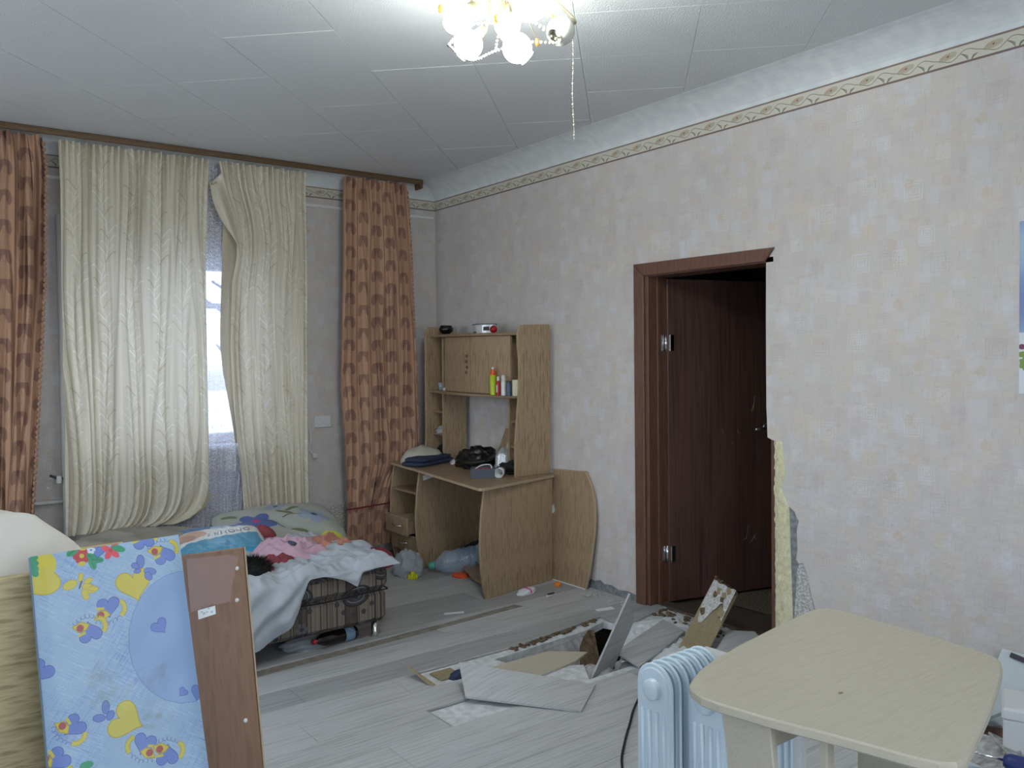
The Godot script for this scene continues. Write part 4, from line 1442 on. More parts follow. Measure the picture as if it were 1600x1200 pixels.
# ==================================================================== curtains
func curtains() -> void:
	var co := thing("curtain_cornice", "long brown wooden curtain cornice under the ceiling with gold trim line", "cornice", Vector3(-2.5, 2.89, 0.2))
	wpart("fascia", bx(Vector3(-4.6, 2.893, 0.215), Vector3(-0.25, 2.931, 0.236), 0.004), M.cornice_wood, co)
	wpart("end_return", bx(Vector3(-0.272, 2.862, 0.13), Vector3(-0.25, 2.931, 0.236), 0.008), M.cornice_wood, co)
	wpart("gold_trim", bx(Vector3(-4.6, 2.915, 0.235), Vector3(-0.26, 2.921, 0.2375), 0.001), M.gold_trim, co)
	wpart("track", bx(Vector3(-4.6, 2.905, 0.17), Vector3(-0.28, 2.922, 0.205), 0.002), M.white_plastic, co)
	# cream satin, left
	var s1 := drape([[0.45, -2.812], [1.2, -2.80], [2.0, -2.80], [2.6, -2.79], [2.89, -2.795]],
		[[0.44, -2.20], [0.478, -2.065], [0.53, -1.995], [0.60, -1.955], [0.72, -1.933], [1.37, -1.931], [2.2, -1.925], [2.894, -1.897]],
		2.888, [[0.0, 0.452], [0.5, 0.455], [0.8, 0.452], [1.0, 0.45]], 0.17, 11.0, 0.014, 101, 260, 90, Vector2(2.7, 1.9))
	var c1 := thing("cream_curtain", "wide cream satin curtain with fern pattern left of the window gap", "curtain", Vector3(-2.35, 0.45, 0.17), Vector3.ZERO, "")
	wpart("drop", s1, M.satin, c1)
	wpart("hem_facing", grid(func(u: float, v: float) -> Vector3:
		var y: float = lerpf(0.62, 0.447, v)
		var r := pl([[0.44, -2.16], [0.478, -2.055], [0.53, -1.985], [0.60, -1.945]], y)
		return Vector3(lerpf(-2.22 + 0.1 * v, r + 0.03, u), y, 0.135 - 0.02 * sin(u * 9.0)), 16, 10), M.lining, c1)
	# cream satin, right, with its dropped corner
	var s2 := drape([[0.42, -1.692], [0.70, -1.715], [0.95, -1.742], [1.19, -1.758], [1.40, -1.765], [1.63, -1.772], [1.85, -1.765], [2.066, -1.752], [2.243, -1.717], [2.40, -1.715], [2.55, -1.742], [2.70, -1.79], [2.89, -1.828]],
		[[0.42, -1.216], [1.8, -1.213], [2.4, -1.203], [2.91, -1.203]], 2.888, [[0.0, 0.43], [1.0, 0.405]], 0.17, 7.0, 0.014, 131, 170, 90, Vector2(1.7, 1.9))
	var c2 := thing("cream_curtain", "narrower cream satin curtain with a dropped corner right of the gap", "curtain", Vector3(-1.5, 0.42, 0.17))
	wpart("drop", s2, M.satin, c2)
	wpart("lining_edge", grid(func(u: float, v: float) -> Vector3:
		var y: float = lerpf(2.55, 0.95, v)
		var l := pl([[0.95, -1.738], [1.19, -1.775], [1.45, -1.812], [1.63, -1.822], [2.066, -1.812], [2.35, -1.80], [2.5, -1.79], [2.55, -1.775]], y)
		return Vector3(lerpf(l, -1.69, u), y, 0.12 + 0.015 * sin(v * 9.0 + u * 3.0)), 8, 40), M.lining, c2)
	wpart("dropped_corner", grid(func(u: float, v: float) -> Vector3:
		var a := Vector3(-1.885, 2.722, 0.16).lerp(Vector3(-1.815, 2.80, 0.2), u)
		var b := Vector3(-1.745, 2.36, 0.205).lerp(Vector3(-1.69, 2.26, 0.2), u)
		var p := a.lerp(b, v)
		p.z += 0.03 * sin(u * PI * 1.5) * sin(v * PI)
		p.x += -0.035 * sin(v * PI) * (1 - u) + 0.02 * sin(v * PI) * u
		return p, 12, 24), M.satin, c2)
	wpart("pleat_loops", grid(func(u: float, v: float) -> Vector3:
		return Vector3(-1.895 + 0.06 * u, 2.725 + 0.02 * u - 0.018 * v, 0.175 + 0.012 * sin(u * 12.0) + 0.01 * v), 10, 3), M.lining, c2)
	# rust jacquard
	var r1 := drape([[0.1, -3.42], [2.9, -3.36]], [[0.1, -3.02], [0.575, -2.992], [1.2, -2.945], [2.0, -2.89], [2.7, -2.868], [2.906, -2.882]], 2.892, [[0.0, 0.1], [1.0, 0.1]], 0.185, 4.5, 0.030, 151, 100, 70, Vector2(2.2, 16))
	var c3 := thing("rust_curtain", "rust brown jacquard curtain at the left end of the cornice", "curtain", Vector3(-3.15, 0.1, 0.18))
	wpart("drop", r1, M.rust_cloth, c3)
	wpart("scalloped_edge", scallops([[0.12, -3.02], [0.575, -2.992], [1.2, -2.945], [2.0, -2.89], [2.7, -2.868], [2.85, -2.878]], 0.185), M.rust_cloth, c3)
	var r2 := drape([[0.1, -0.928], [0.38, -0.923], [0.55, -0.94], [1.0, -0.953], [1.535, -0.953], [2.4, -0.925], [2.9, -0.91]],
		[[0.09, -0.56], [0.35, -0.53], [0.60, -0.40], [0.715, -0.32], [0.87, -0.303], [1.5, -0.315], [2.333, -0.338], [2.6, -0.352], [2.913, -0.373]], 2.897, [[0.0, 0.1], [1.0, 0.1]], 0.185, 6.0, 0.024, 171, 130, 90, Vector2(2.6, 16))
	var c4 := thing("rust_curtain", "rust brown jacquard curtain hanging beside the computer desk", "curtain", Vector3(-0.65, 0.1, 0.18))
	wpart("drop", r2, M.rust_cloth, c4)
	wpart("scalloped_edge", scallops([[0.75, -0.31], [0.87, -0.303], [1.5, -0.315], [2.333, -0.338], [2.6, -0.352], [2.85, -0.368]], 0.185), M.rust_cloth, c4)
	wpart("tie_cord", tube(curve([Vector3(-0.95, 0.402, 0.2), Vector3(-0.88, 0.41, 0.235), Vector3(-0.75, 0.416, 0.235), Vector3(-0.62, 0.42, 0.235), Vector3(-0.55, 0.43, 0.2)]), 0.006, 6), M.dark_red_cloth, c4)
	# lace
	var tu := thing("lace_curtain", "sheer white lace curtain seen in the gap between the cream curtains", "curtain", Vector3(-2.0, 0.4, 0.08))
	wpart("drop", drape([[0.38, -2.45], [2.86, -2.75]], [[0.38, -1.55], [2.86, -1.3]], 2.86, [[0.0, 0.62], [1.0, 0.62]], 0.085, 24.0, 0.016, 191, 260, 40, Vector2(3, 4)), M.lace, tu)
	wpart("ruffle", drape([[0.36, -2.45], [0.75, -2.45]], [[0.36, -1.6], [0.75, -1.55]], 0.76, [[0.0, 0.40], [1.0, 0.37]], 0.095, 38.0, 0.022, 197, 300, 14, Vector2(5, 1)), M.lace, tu)

func scallops(edge: Array, z: float) -> ArrayMesh:
	var s := st()
	s.set_smooth_group(0)
	var y: float = edge[0][0]
	while y < edge[-1][0]:
		var x := pl(edge, y)
		var pr := vec2s([0.0, -0.016, 0.008, -0.012, 0.012, 0.0, 0.008, 0.012, 0.0, 0.016])
		lathe_into(s, pr, 8, Transform3D(Basis().scaled(Vector3(1, 1, 0.35)), Vector3(x, y, z)))
		y += 0.034
	return done(s)

# ==================================================================== chandelier
func chandelier() -> void:
	var base := Vector3(-1.92, 2.931, 3.54)
	var ch := thing("chandelier", "brass ceiling chandelier with frosted globes and strings of glass beads", "chandelier", base)
	var s := st()
	lathe_into(s, vec2s([0.0, 0.0, 0.15, 0.0, 0.152, -0.012, 0.12, -0.022, 0.06, -0.03, 0.03, -0.05, 0.022, -0.09, 0.034, -0.11, 0.03, -0.14, 0.0, -0.15]), 28)
	part("ceiling_plate", done(s), M.brass, ch)
	var G := [[-2.102, 2.673, 3.524, 0.052, 1], [-2.021, 2.619, 3.462, 0.05, 1], [-1.885, 2.605, 3.566, 0.052, 1], [-1.788, 2.769, 3.383, 0.05, 1], [-1.936, 2.699, 3.712, 0.056, 1], [-1.761, 2.664, 3.658, 0.05, 0]]
	var hub := Vector3(0, -0.11, 0)
	for g in G:
		var c: Vector3 = Vector3(g[0], g[1], g[2]) - base
		var r: float = g[3]
		var out := Vector3(c.x, 0, c.z).normalized()
		var aim := (out * 0.7 + Vector3(0, -0.7, 0)).normalized()
		if g[4] == 0:
			aim = Vector3(-0.75, -0.62, 0.1).normalized()
		var neck := c - aim * r
		part("arm", tube(curve([hub, hub + out * 0.05 + Vector3(0, 0.05, 0), hub.lerp(neck, 0.55) + Vector3(0, 0.07, 0), neck - aim * 0.045, neck]), 0.005, 8), M.brass, ch)
		var b := Basis(aim.cross(Vector3(0.3, 0.2, 0.9)).normalized(), aim, aim.cross(aim.cross(Vector3(0.3, 0.2, 0.9)).normalized()))
		s = st()
		lathe_into(s, vec2s([0.0, -0.03, 0.014, -0.03, 0.018, -0.01, 0.022, 0.006, 0.0, 0.006]), 14, Transform3D(b, neck))
		part("socket_cup", done(s), M.brass, ch)
		# globe open towards its aim, with a rolled lip
		var prof := []
		for i in 17:
			var a := -PI / 2 + 2.62 * i / 16.0
			prof.append(Vector2(maxf(cos(a), 0.02) * r, sin(a) * r))
		prof.append(prof[-1] + Vector2(0.004, 0.005))
		for i in 17:
			var a := -PI / 2 + 2.62 * (16 - i) / 16.0
			prof.append(Vector2(maxf(cos(a), 0.02) * (r - 0.003), sin(a) * (r - 0.003)))
		s = st()
		lathe_into(s, prof, 28, Transform3D(b, c))
		part("lamp_shade", done(s), M.lit_shade if g[4] else M.milk_glass, ch)
		s = st()
		lathe_into(s, vec2s([0.0, -0.034, 0.01, -0.03, 0.02, -0.008, 0.021, 0.006, 0.014, 0.02, 0.0, 0.026]), 14, Transform3D(b, c))
		part("bulb", done(s), M.lit_shade if g[4] else M.milk_glass, ch)
		if g[4]:
			var l := OmniLight3D.new()
			l.name = "lamp_light"
			l.light_color = Color(0.97, 0.98, 0.95)
			l.light_energy = 0.215
			l.light_size = 0.025
			l.omni_range = 14.0
			l.omni_attenuation = 2.0
			l.shadow_enabled = true
			l.position = c
			ch.add_child(l, true)
	# bead strings between the arms
	s = st()
	var pts := [Vector3(-2.105, 2.60, 3.46), Vector3(-2.02, 2.562, 3.47), Vector3(-1.94, 2.60, 3.51), Vector3(-1.86, 2.62, 3.60), Vector3(-1.77, 2.625, 3.66), Vector3(-1.80, 2.72, 3.55), Vector3(-1.88, 2.73, 3.46), Vector3(-2.0, 2.70, 3.43), Vector3(-2.105, 2.60, 3.46)]
	var path := curve(pts, 9)
	for p in path:
		ball_into(s, p - base, 0.0055, 4, 6)
	for k in 4:
		var a: Vector3 = [pts[0], pts[2], pts[4], pts[6]][k]
		for j in 14:
			ball_into(s, a.lerp(Vector3(-1.92, 2.85, 3.54), j / 14.0) - Vector3(0, 0.03 * sin(PI * j / 14.0), 0) - base, 0.0045, 4, 6)
	part("bead_string", done(s), M.crystal, ch)
	for p in [Vector3(-2.11, 2.735, 3.42), Vector3(-2.0, 2.668, 3.60), Vector3(-1.76, 2.715, 3.62), Vector3(-1.70, 2.70, 3.45)]:
		s = st()
		lathe_into(s, vec2s([0.0, -0.016, 0.008, -0.006, 0.009, 0.008, 0.003, 0.016, 0.0, 0.016]), 6, Transform3D(Basis(), p - base), false)
		part("amber_drop", done(s), M.amber, ch)
		part("drop_wire", tube(curve([p - base + Vector3(0, 0.014, 0), (p - base).lerp(hub, 0.5) + Vector3(0, 0.03, 0), hub]), 0.0022, 5), M.brass, ch)
	for p in [Vector3(-2.03, 2.733, 3.44)]:
		s = st()
		ball_into(s, p - base, 0.013, 8, 12)
		tube_into(s, [p - base, (p - base) + Vector3(0.03, 0.05, 0.02)], 0.004, 6)
		part("finial", done(s), M.brass, ch)
	s = st()
	for k in 64:
		var y := 2.70 - k * 0.0062
		ball_into(s, Vector3(-1.655 + 0.003 * sin(k * 0.13), y, 3.60) - base, 0.0021 if k % 6 else 0.0042, 4, 6)
	for k in 12:
		ball_into(s, Vector3(-1.655, 2.70, 3.60).lerp(Vector3(-1.80, 2.78, 3.56), k / 12.0) - base, 0.0034, 4, 6)
	part("pull_chain", done(s), M.crystal, ch)

# ==================================================================== computer desk and what stands on it
const TILT := 0.015

func on_desk(x: float, y: float, z: float) -> Vector3:
	# a point given in the desk's own upright frame (z from the room's corner)
	return Vector3(x, 0.02 + y * cos(TILT) - (z - 0.26) * sin(TILT), 0.26 + y * sin(TILT) + (z - 0.26) * cos(TILT))

func desk() -> void:
	var d := thing("computer_desk", "oak-look computer desk with a tall shelf hutch in the far corner", "desk", Vector3(0, 0.02, 0.26), Vector3(TILT, 0, 0))
	var o := T(0, 0, -0.26)
	var W: Material = M.oak_desk
	var F: Material = M.oak_desk_flat
	var top := vec2s([-0.03, 0.25, -0.585, 0.25, -0.603, 0.262, -0.612, 0.30, -0.66, 0.75, -0.72, 1.22, -0.775, 1.655, -0.777, 1.685, -0.765, 1.703, -0.745, 1.706, -0.05, 1.545, -0.03, 1.52])
	var dt := part("desktop", ext(top, 0.020, 0.003, AX_FLOOR, Vector3(0, 0.702, 0)), F, d, o)
	# light edge band along the visible edge
	var s := st()
	for i in range(2, 10):
		var a: Vector2 = top[i]
		var b: Vector2 = top[i + 1]
		var n := Vector3(b.y - a.y, 0, -(b.x - a.x)).normalized() * 0.0015
		if n.x > 0 and i < 7:
			n = -n
		var A := Vector3(a.x, 0.704, a.y)
		var B := Vector3(b.x, 0.704, b.y)
		var H := Vector3(0, 0.016, 0)
		var m := (A + B) / 2
		if n.dot(m - Vector3(-0.4, 0.7, 1.0)) < 0:
			n = -n
		quad(s, A + n, B + n, B + n + H, A + n + H)
		quad(s, A + n + H, B + n + H, B + H, A + H)
	part("edge_band", done(s), M.edge_band, dt)
	part("end_panel", vpanel(Vector2(-0.694, 1.631), Vector2(-0.06, 1.535), vec2s([0.0, 0.0, 0.634, 0.0, 0.634, 0.70, -0.008, 0.70, -0.022, 0.62, -0.034, 0.55, -0.045, 0.42, -0.046, 0.33, -0.040, 0.2, -0.022, 0.08]), 0.018, 0.003), W, d, o)
	part("inner_side_panel", vpanel(Vector2(-0.618, 0.724), Vector2(-0.03, 0.705), vec2s([0.0, 0.0, 0.588, 0.0, 0.588, 0.70, -0.012, 0.70, -0.032, 0.56, -0.045, 0.42, -0.044, 0.3, -0.036, 0.2, -0.018, 0.08]), 0.018, 0.003), W, d, o)
	part("outer_side_panel", vpanel(Vector2(-0.58, 0.268), Vector2(-0.03, 0.268), vec2s([0.0, 0.0, 0.55, 0.0, 0.55, 0.70, 0.0, 0.70, -0.03, 0.5, -0.035, 0.3, -0.02, 0.1]), 0.018, 0.003), W, d, o)
	part("back_panel", bx(Vector3(-0.05, 0.05, 0.28), Vector3(-0.035, 0.70, 0.69)), W, d, o)
	part("shelf", bx(Vector3(-0.60, 0.515, 0.279), Vector3(-0.05, 0.533, 0.695)), F, d, o)
	part("shelf", bx(Vector3(-0.56, 0.05, 0.279), Vector3(-0.05, 0.068, 0.695)), F, d, o)
	for q in [[0.21, 0.345, 0.66], [0.08, 0.205, 0.61]]:
		var dr := part("drawer", bx(Vector3(-q[2], q[0], 0.285), Vector3(-q[2] + 0.018, q[1], 0.60 if q[0] > 0.2 else 0.685), 0.003), W, d, o)
		var hs := st()
		tube_into(hs, curve([Vector3(-q[2], (q[0] + q[1]) / 2, 0.40), Vector3(-q[2] - 0.025, (q[0] + q[1]) / 2, 0.42), Vector3(-q[2] - 0.025, (q[0] + q[1]) / 2, 0.50), Vector3(-q[2], (q[0] + q[1]) / 2, 0.52)], 4), 0.005, 8)
		part("drawer_handle", done(hs), M.chrome, dr)
		part("drawer_box", bx(Vector3(-q[2] + 0.02, q[0] + 0.01, 0.30), Vector3(-0.1, q[1] - 0.03, 0.585)), M.edge_band, dr)
	part("computer_shelf", ext(vec2s([-0.45, 1.02, -0.06, 1.0, -0.06, 1.52, -0.60, 1.58, -0.56, 1.3]), 0.018, 0.002, AX_FLOOR, Vector3(0, 0.03, 0)), F, d, o)
	part("paper_label", ext(vec2s([0.015, 0.672, 0.02, 0.634, 0.15, 0.66, 0.16, 0.685]), 0.001, 0.0, Basis(Vector3(0.999, 0, -0.032), Vector3.UP, Vector3(0.032, 0, 0.999)), Vector3(-0.618, 0, 0.735)), M.sticker_print, d, o)
	# hutch
	part("hutch_side", vpanel(Vector2(-0.30, 0.275), Vector2(-0.03, 0.275), vec2s([0.0, 0.722, 0.27, 0.722, 0.27, 1.755, 0.05, 1.755, 0.03, 1.748, 0.012, 1.732, 0.002, 1.71]) , 0.018, 0.003), W, d, o)
	part("hutch_side", vpanel(Vector2(-0.335, 1.475), Vector2(-0.035, 1.475), vec2s([0.0, 0.722, 0.30, 0.722, 0.30, 1.747, 0.08, 1.742, 0.055, 1.738, 0.035, 1.722, 0.022, 1.695, 0.022, 1.6, 0.034, 1.5, 0.036, 1.4, 0.028, 1.25, 0.012, 1.1, 0.0, 0.95]), 0.02, 0.003), W, d, o)
	part("divider", vpanel(Vector2(-0.255, 0.46), Vector2(-0.04, 0.46), vec2s([0.0, 0.722, 0.215, 0.722, 0.215, 1.68, 0.0, 1.68]), 0.016), W, d, o)
	part("divider", vpanel(Vector2(-0.215, 1.25), Vector2(-0.04, 1.25), vec2s([0.0, 0.722, 0.175, 0.722, 0.175, 1.68, 0.0, 1.68]), 0.016), W, d, o)
	var sh := func(bulge: float, ends: float) -> Array:
		var a := vec2s([-0.04, 1.464, -0.04, 0.285])
		for i in 17:
			var t := i / 16.0
			a.append(Vector2(-ends - (bulge - ends) * sin(PI * clampf((t - 0.05) / 0.9, 0, 1)), lerpf(0.285, 1.464, t)))
		return a
	part("curved_shelf", ext(sh.call(0.345, 0.262), 0.02, 0.003, AX_FLOOR, Vector3(0, 1.242, 0)), F, d, o)
	part("curved_shelf", ext(sh.call(0.33, 0.255), 0.02, 0.003, AX_FLOOR, Vector3(0, 1.672, 0)), F, d, o)
	for q in [[0.50, 0.915], [0.92, 1.33]]:
		var a := []
		var b := []
		for i in 9:
			var z := lerpf(q[0], q[1], i / 8.0)
			var x := -0.25 - 0.058 * sin(PI * (z - 0.46) / 0.92)
			a.append(Vector2(x, z))
			b.push_front(Vector2(x + 0.016, z))
		var dr := part("cupboard_door", ext(a + b, 0.405, 0.002, AX_FLOOR, Vector3(0, 1.265, 0)), W, d, o)
		if q[0] < 0.6:
			s = st()
			var x := -0.25 - 0.058 * sin(PI * (0.875 - 0.46) / 0.92) - 0.002
			for y in [1.41, 1.45, 1.49, 1.53]:
				ball_into(s, Vector3(x, y, 0.872 + 0.006 * sin(y * 70.0)), 0.012, 6, 8)
			part("door_handle", done(s), M.casing, dr)
	for y in [1.10, 0.925]:
		part("small_shelf", bx(Vector3(-0.235, y - 0.016, 0.285), Vector3(-0.045, y, 0.452)), F, d, o)
		part("small_shelf", bx(Vector3(-0.205, y - 0.016 - 0.02, 1.26), Vector3(-0.045, y - 0.02, 1.465)), F, d, o)
	# on the hutch top
	s = st()
	lathe_into(s, vec2s([0.0, 0.0, 0.02, 0.0, 0.03, 0.006, 0.052, 0.026, 0.057, 0.042, 0.05, 0.058, 0.044, 0.066, 0.046, 0.07, 0.043, 0.07, 0.04, 0.064, 0.05, 0.044, 0.0, 0.01]), 28)
	solo("bowl", done(s), M.black_ceramic, "small round black bowl on top of the hutch at the left", "bowl", Transform3D(Basis(), on_desk(-0.20, 1.692, 0.43)))
	var ra := thing("clock_radio", "silver curved clock radio on top of the desk hutch", "radio", on_desk(-0.19, 1.692, 0.915), Vector3(0, 0.35, 0))
	var front := []
	for i in 13:
		var a := lerpf(-1.0, 1.0, i / 12.0)
		front.append(Vector2(-0.055 * cos(a) * 1.1 + 0.02, 0.092 * a))
	part("case", ext(front + vec2s([0.05, 0.09, 0.05, -0.09]), 0.066, 0.004, AX_FLOOR), M.silver_plastic, ra)
	part("display", bx(Vector3(-0.038, 0.02, 0.022), Vector3(-0.03, 0.048, 0.072), 0.001), M.dark_plastic, ra)
	part("slot", bx(Vector3(-0.036, 0.006, -0.066), Vector3(-0.028, 0.014, -0.03), 0.001), M.dark_plastic, ra)
	part("trim_ring", ext(front + vec2s([0.05, 0.09, 0.05, -0.09]), 0.004, 0.001, AX_FLOOR, Vector3(0, 0.066, 0)), M.dark_plastic, ra)
	s = st()
	ball_into(s, Vector3(0, 0.027, 0), 0.027, 12, 20)
	solo("red_ball", done(s), M.red_gloss, "glossy red ball on the hutch beside the clock radio", "ball", Transform3D(Basis(), on_desk(-0.215, 1.692, 1.075)))
	# on the curved shelf
	var y0 := 1.262
	var can := thing("spray_can", "tall lime spray can with red top on the curved hutch shelf", "spray can", on_desk(-0.315, y0, 1.205))
	part("body", lathe(vec2s([0.0, 0.0, 0.021, 0.0, 0.0215, 0.004, 0.0215, 0.138, 0.0, 0.138]), 18), M.lime, can)
	part("shoulder", lathe(vec2s([0.0215, 0.138, 0.0225, 0.14, 0.021, 0.152, 0.016, 0.168, 0.012, 0.176, 0.0, 0.176]), 18), M.orange_red, can)
	part("nozzle", lathe(vec2s([0.009, 0.176, 0.009, 0.188, 0.006, 0.192, 0.0, 0.192]), 12), M.white_plastic, can)
	var bo := thing("bottle", "slim red bottle with white cap next to the lime spray can", "bottle", on_desk(-0.315, y0, 1.265))
	part("body", lathe(vec2s([0.0, 0.0, 0.0135, 0.0, 0.014, 0.005, 0.014, 0.088, 0.009, 0.098, 0.0, 0.098]), 16), M.red_plastic, bo)
	part("cap", lathe(vec2s([0.008, 0.098, 0.008, 0.128, 0.0, 0.13]), 12), M.white_plastic, bo)
	part("label_strip", bx(Vector3(-0.0148, 0.02, -0.004), Vector3(-0.012, 0.07, 0.009), 0.0004), M.white_plastic, bo)
	bo = thing("bottle", "white lotion bottle with white cap on the curved hutch shelf", "bottle", on_desk(-0.31, y0, 1.32))
	part("body", lathe(vec2s([0.0, 0.0, 0.017, 0.0, 0.0175, 0.005, 0.016, 0.06, 0.017, 0.088, 0.012, 0.1, 0.0, 0.1]), 16), M.white_plastic, bo)
	part("cap", lathe(vec2s([0.0135, 0.1, 0.0125, 0.138, 0.0, 0.14]), 14), M.white_paint, bo)
	bo = thing("bottle", "short blue-grey bottle right of the white lotion bottle", "bottle", on_desk(-0.305, y0, 1.372))
	part("body", lathe(vec2s([0.0, 0.0, 0.017, 0.0, 0.0175, 0.006, 0.0165, 0.075, 0.017, 0.088, 0.0, 0.088]), 16), M.blue_grey_plastic, bo)
	part("cap", lathe(vec2s([0.018, 0.088, 0.018, 0.1, 0.0, 0.102]), 16), M.dark_plastic, bo)
	solo("card_box", cbox(Vector3(0.03, 0.11, 0.05)), M.cream_card, "cream card box at the right end of the curved hutch shelf", "box", Transform3D(Basis(Vector3.UP, 0.2), on_desk(-0.285, y0, 1.432)))
	s = st()
	lathe_into(s, vec2s([0.0, 0.0, 0.018, 0.0, 0.026, 0.06, 0.025, 0.06, 0.017, 0.004, 0.0, 0.004]), 18)
	solo("small_glass", done(s), M.pet_blue, "small clear glass at the left end of the curved hutch shelf", "glass", Transform3D(Basis(), on_desk(-0.23, y0, 0.40)))
	s = st()
	ball_into(s, Vector3(0, 0.012, 0), 0.012, 8, 10)
	solo("white_bead", done(s), M.white_paint, "tiny white ball beside the small clear glass", "ball", Transform3D(Basis(), on_desk(-0.25, y0, 0.485)))
	# columns
	solo("plastic_bag", crumple(Vector3(0.06, 0.045, 0.055), 81, 0.35, 0.12), M.clear_film, "crumpled clear plastic bag in the left shelf column of the hutch", "bag", Transform3D(Basis(), on_desk(-0.18, 0.925, 0.375)))
	solo("black_bundle", crumple(Vector3(0.08, 0.085, 0.07), 82, 0.3, 0.1, 0.4), M.black_cloth, "black cloth bundle at the foot of the left hutch column", "cloth", Transform3D(Basis(), on_desk(-0.16, 0.722, 0.37)))
	solo("leaning_board", slab4(on_desk(-0.06, 0.722, 0.86), on_desk(-0.06, 0.722, 1.2), on_desk(-0.04, 1.0, 1.2), on_desk(-0.04, 1.0, 0.98), 0.014), W, "oak-look board leaning on the wall at the back of the desk", "board")
	solo("yellow_card", slab4(on_desk(-0.11, 0.80, 1.04), on_desk(-0.13, 0.80, 1.14), on_desk(-0.10, 0.925, 1.14), on_desk(-0.08, 0.925, 1.07), 0.008), M.cream_card, "pale yellow card standing before the leaning board on the desk", "card")
	solo("white_carton", cbox(Vector3(0.10, 0.035, 0.08)), M.paper, "small white carton on the right hutch column shelf", "box", Transform3D(Basis(), on_desk(-0.14, 0.905, 1.36)))
	solo("paper_packet", cbox(Vector3(0.07, 0.05, 0.05), 0.01), M.cream_card, "small cream packet on top of the white carton in the hutch", "packet", Transform3D(Basis(), on_desk(-0.13, 0.94, 1.37)))
	solo("grey_pouch", crumple(Vector3(0.06, 0.10, 0.05), 83, 0.25, 0.1, 0.5), M.silver_plastic, "shiny grey pouch standing by the right hutch column", "pouch", Transform3D(Basis(), on_desk(-0.22, 0.722, 1.2)))
	# desktop
	var dy := 0.722
	solo("canvas_bag", heap(Vector2(0.34, 0.36), 0.10, 84, 0.02, 0.08), M.canvas_bag, "pale grey cloth bag heaped on the far left of the desktop", "bag", Transform3D(Basis(), on_desk(-0.40, dy, 0.38)))
	var je := thing("folded_jeans", "folded dark blue jeans lying in front of the pale cloth bag", "jeans", on_desk(-0.43, dy, 0.53), Vector3(0, 0.38, 0))
	var fold := func(sd: int, hh: float, sx: float, sz: float) -> ArrayMesh:
		var fn := noise(sd, 0.1)
		return grid(func(u: float, v: float) -> Vector3:
			var a := TAU * (1.0 - u)
			var b := -PI / 2 + PI * v
			var p := Vector3(signf(cos(a)) * pow(absf(cos(a)), 0.35), 0, signf(sin(a)) * pow(absf(sin(a)), 0.35)) * pow(maxf(cos(b), 0.0), 0.3)
			return Vector3(p.x * sx, hh / 2 * (1.0 + signf(sin(b)) * pow(absf(sin(b)), 0.5)) * (1.0 + 0.25 * fn.get_noise_2d(p.x * 14.0, p.z * 14.0)), p.z * sz), 32, 16)
	part("lower_leg", fold.call(3, 0.032, 0.23, 0.10), M.jeans, je)
	part("upper_leg", fold.call(4, 0.03, 0.21, 0.095), M.jeans, je, T(0.0, 0.03, 0.0, 0, 4))
	solo("white_papers", heap(Vector2(0.24, 0.34), 0.025, 85, 0.012, 0.12), M.paper, "crumpled white paper along the back of the desktop", "paper", Transform3D(Basis(), on_desk(-0.19, dy, 0.68)))
	solo("red_pen", tube([Vector3(-0.04, 0.005, 0), Vector3(0.04, 0.005, 0.02)], 0.004, 8), M.red_plastic, "small red pen on the bare middle of the desktop", "pen", Transform3D(Basis(), on_desk(-0.29, dy, 0.72)))
	solo("black_bag", crumple(Vector3(0.13, 0.10, 0.17), 86, 0.42, 0.1, 0.3, true, 44), M.black_film, "shiny crumpled black plastic bag at the back of the desktop", "bag", Transform3D(Basis(), on_desk(-0.24, dy, 0.92)))
	solo("black_bag", crumple(Vector3(0.10, 0.055, 0.14), 87, 0.4, 0.12, 0.3, true, 30), M.black_cloth, "flat black cloth bag beside the right hutch panel", "bag", Transform3D(Basis(), on_desk(-0.20, dy, 1.27)))
	var bo2 := thing("open_box", "open slate-grey card box of red leads at the desktop corner", "box", on_desk(-0.50, dy, 1.34), Vector3(0, -0.62, 0))
	var q := Vector3(0.16, 0.065, 0.12)
	for w in [[Vector3(-0.08, 0, -0.06), Vector3(0.08, 0.065, -0.057)], [Vector3(-0.08, 0, 0.057), Vector3(0.08, 0.065, 0.06)], [Vector3(-0.08, 0, -0.057), Vector3(-0.077, 0.065, 0.057)], [Vector3(0.077, 0, -0.057), Vector3(0.08, 0.065, 0.057)], [Vector3(-0.077, 0, -0.057), Vector3(0.077, 0.003, 0.057)]]:
		part("wall" if w[1].y > 0.01 else "bottom", bx(w[0], w[1], 0.0005), M.slate_card, bo2)
	part("clasp", bx(Vector3(-0.083, 0.028, -0.012), Vector3(-0.08, 0.042, 0.006), 0.001), M.chrome, bo2)
	s = st()
	rng.seed = 21
	for k in 7:
		var pts := []
		for j in 12:
			pts.append(Vector3(0.055 * cos(j * 1.1 + k), 0.025 + 0.035 * rng.randf(), 0.035 * sin(j * 1.3 + k * 2.0)))
		tube_into(s, curve(pts, 4), 0.0042, 5)
	solo("red_leads", done(s), M.red_plastic, "tangle of red leads inside the slate-grey box", "leads", Transform3D(Basis(Vector3.UP, -0.62), on_desk(-0.50, dy, 1.34)))
	solo("white_lead", tube(curve([Vector3(-0.06, 0.05, 0.0), Vector3(-0.01, 0.082, 0.02), Vector3(0.05, 0.084, 0.02), Vector3(0.06, 0.05, 0.03)]), 0.004, 6), M.white_plastic, "white lead looping over the slate-grey box", "lead", Transform3D(Basis(Vector3.UP, -0.62), on_desk(-0.50, dy, 1.34)))
	var cu := thing("plastic_cup", "white cup lying on its side right of the slate-grey box", "cup", on_desk(-0.40, dy + 0.034, 1.40), Vector3(PI / 2 + 0.1, 0, 0.9))
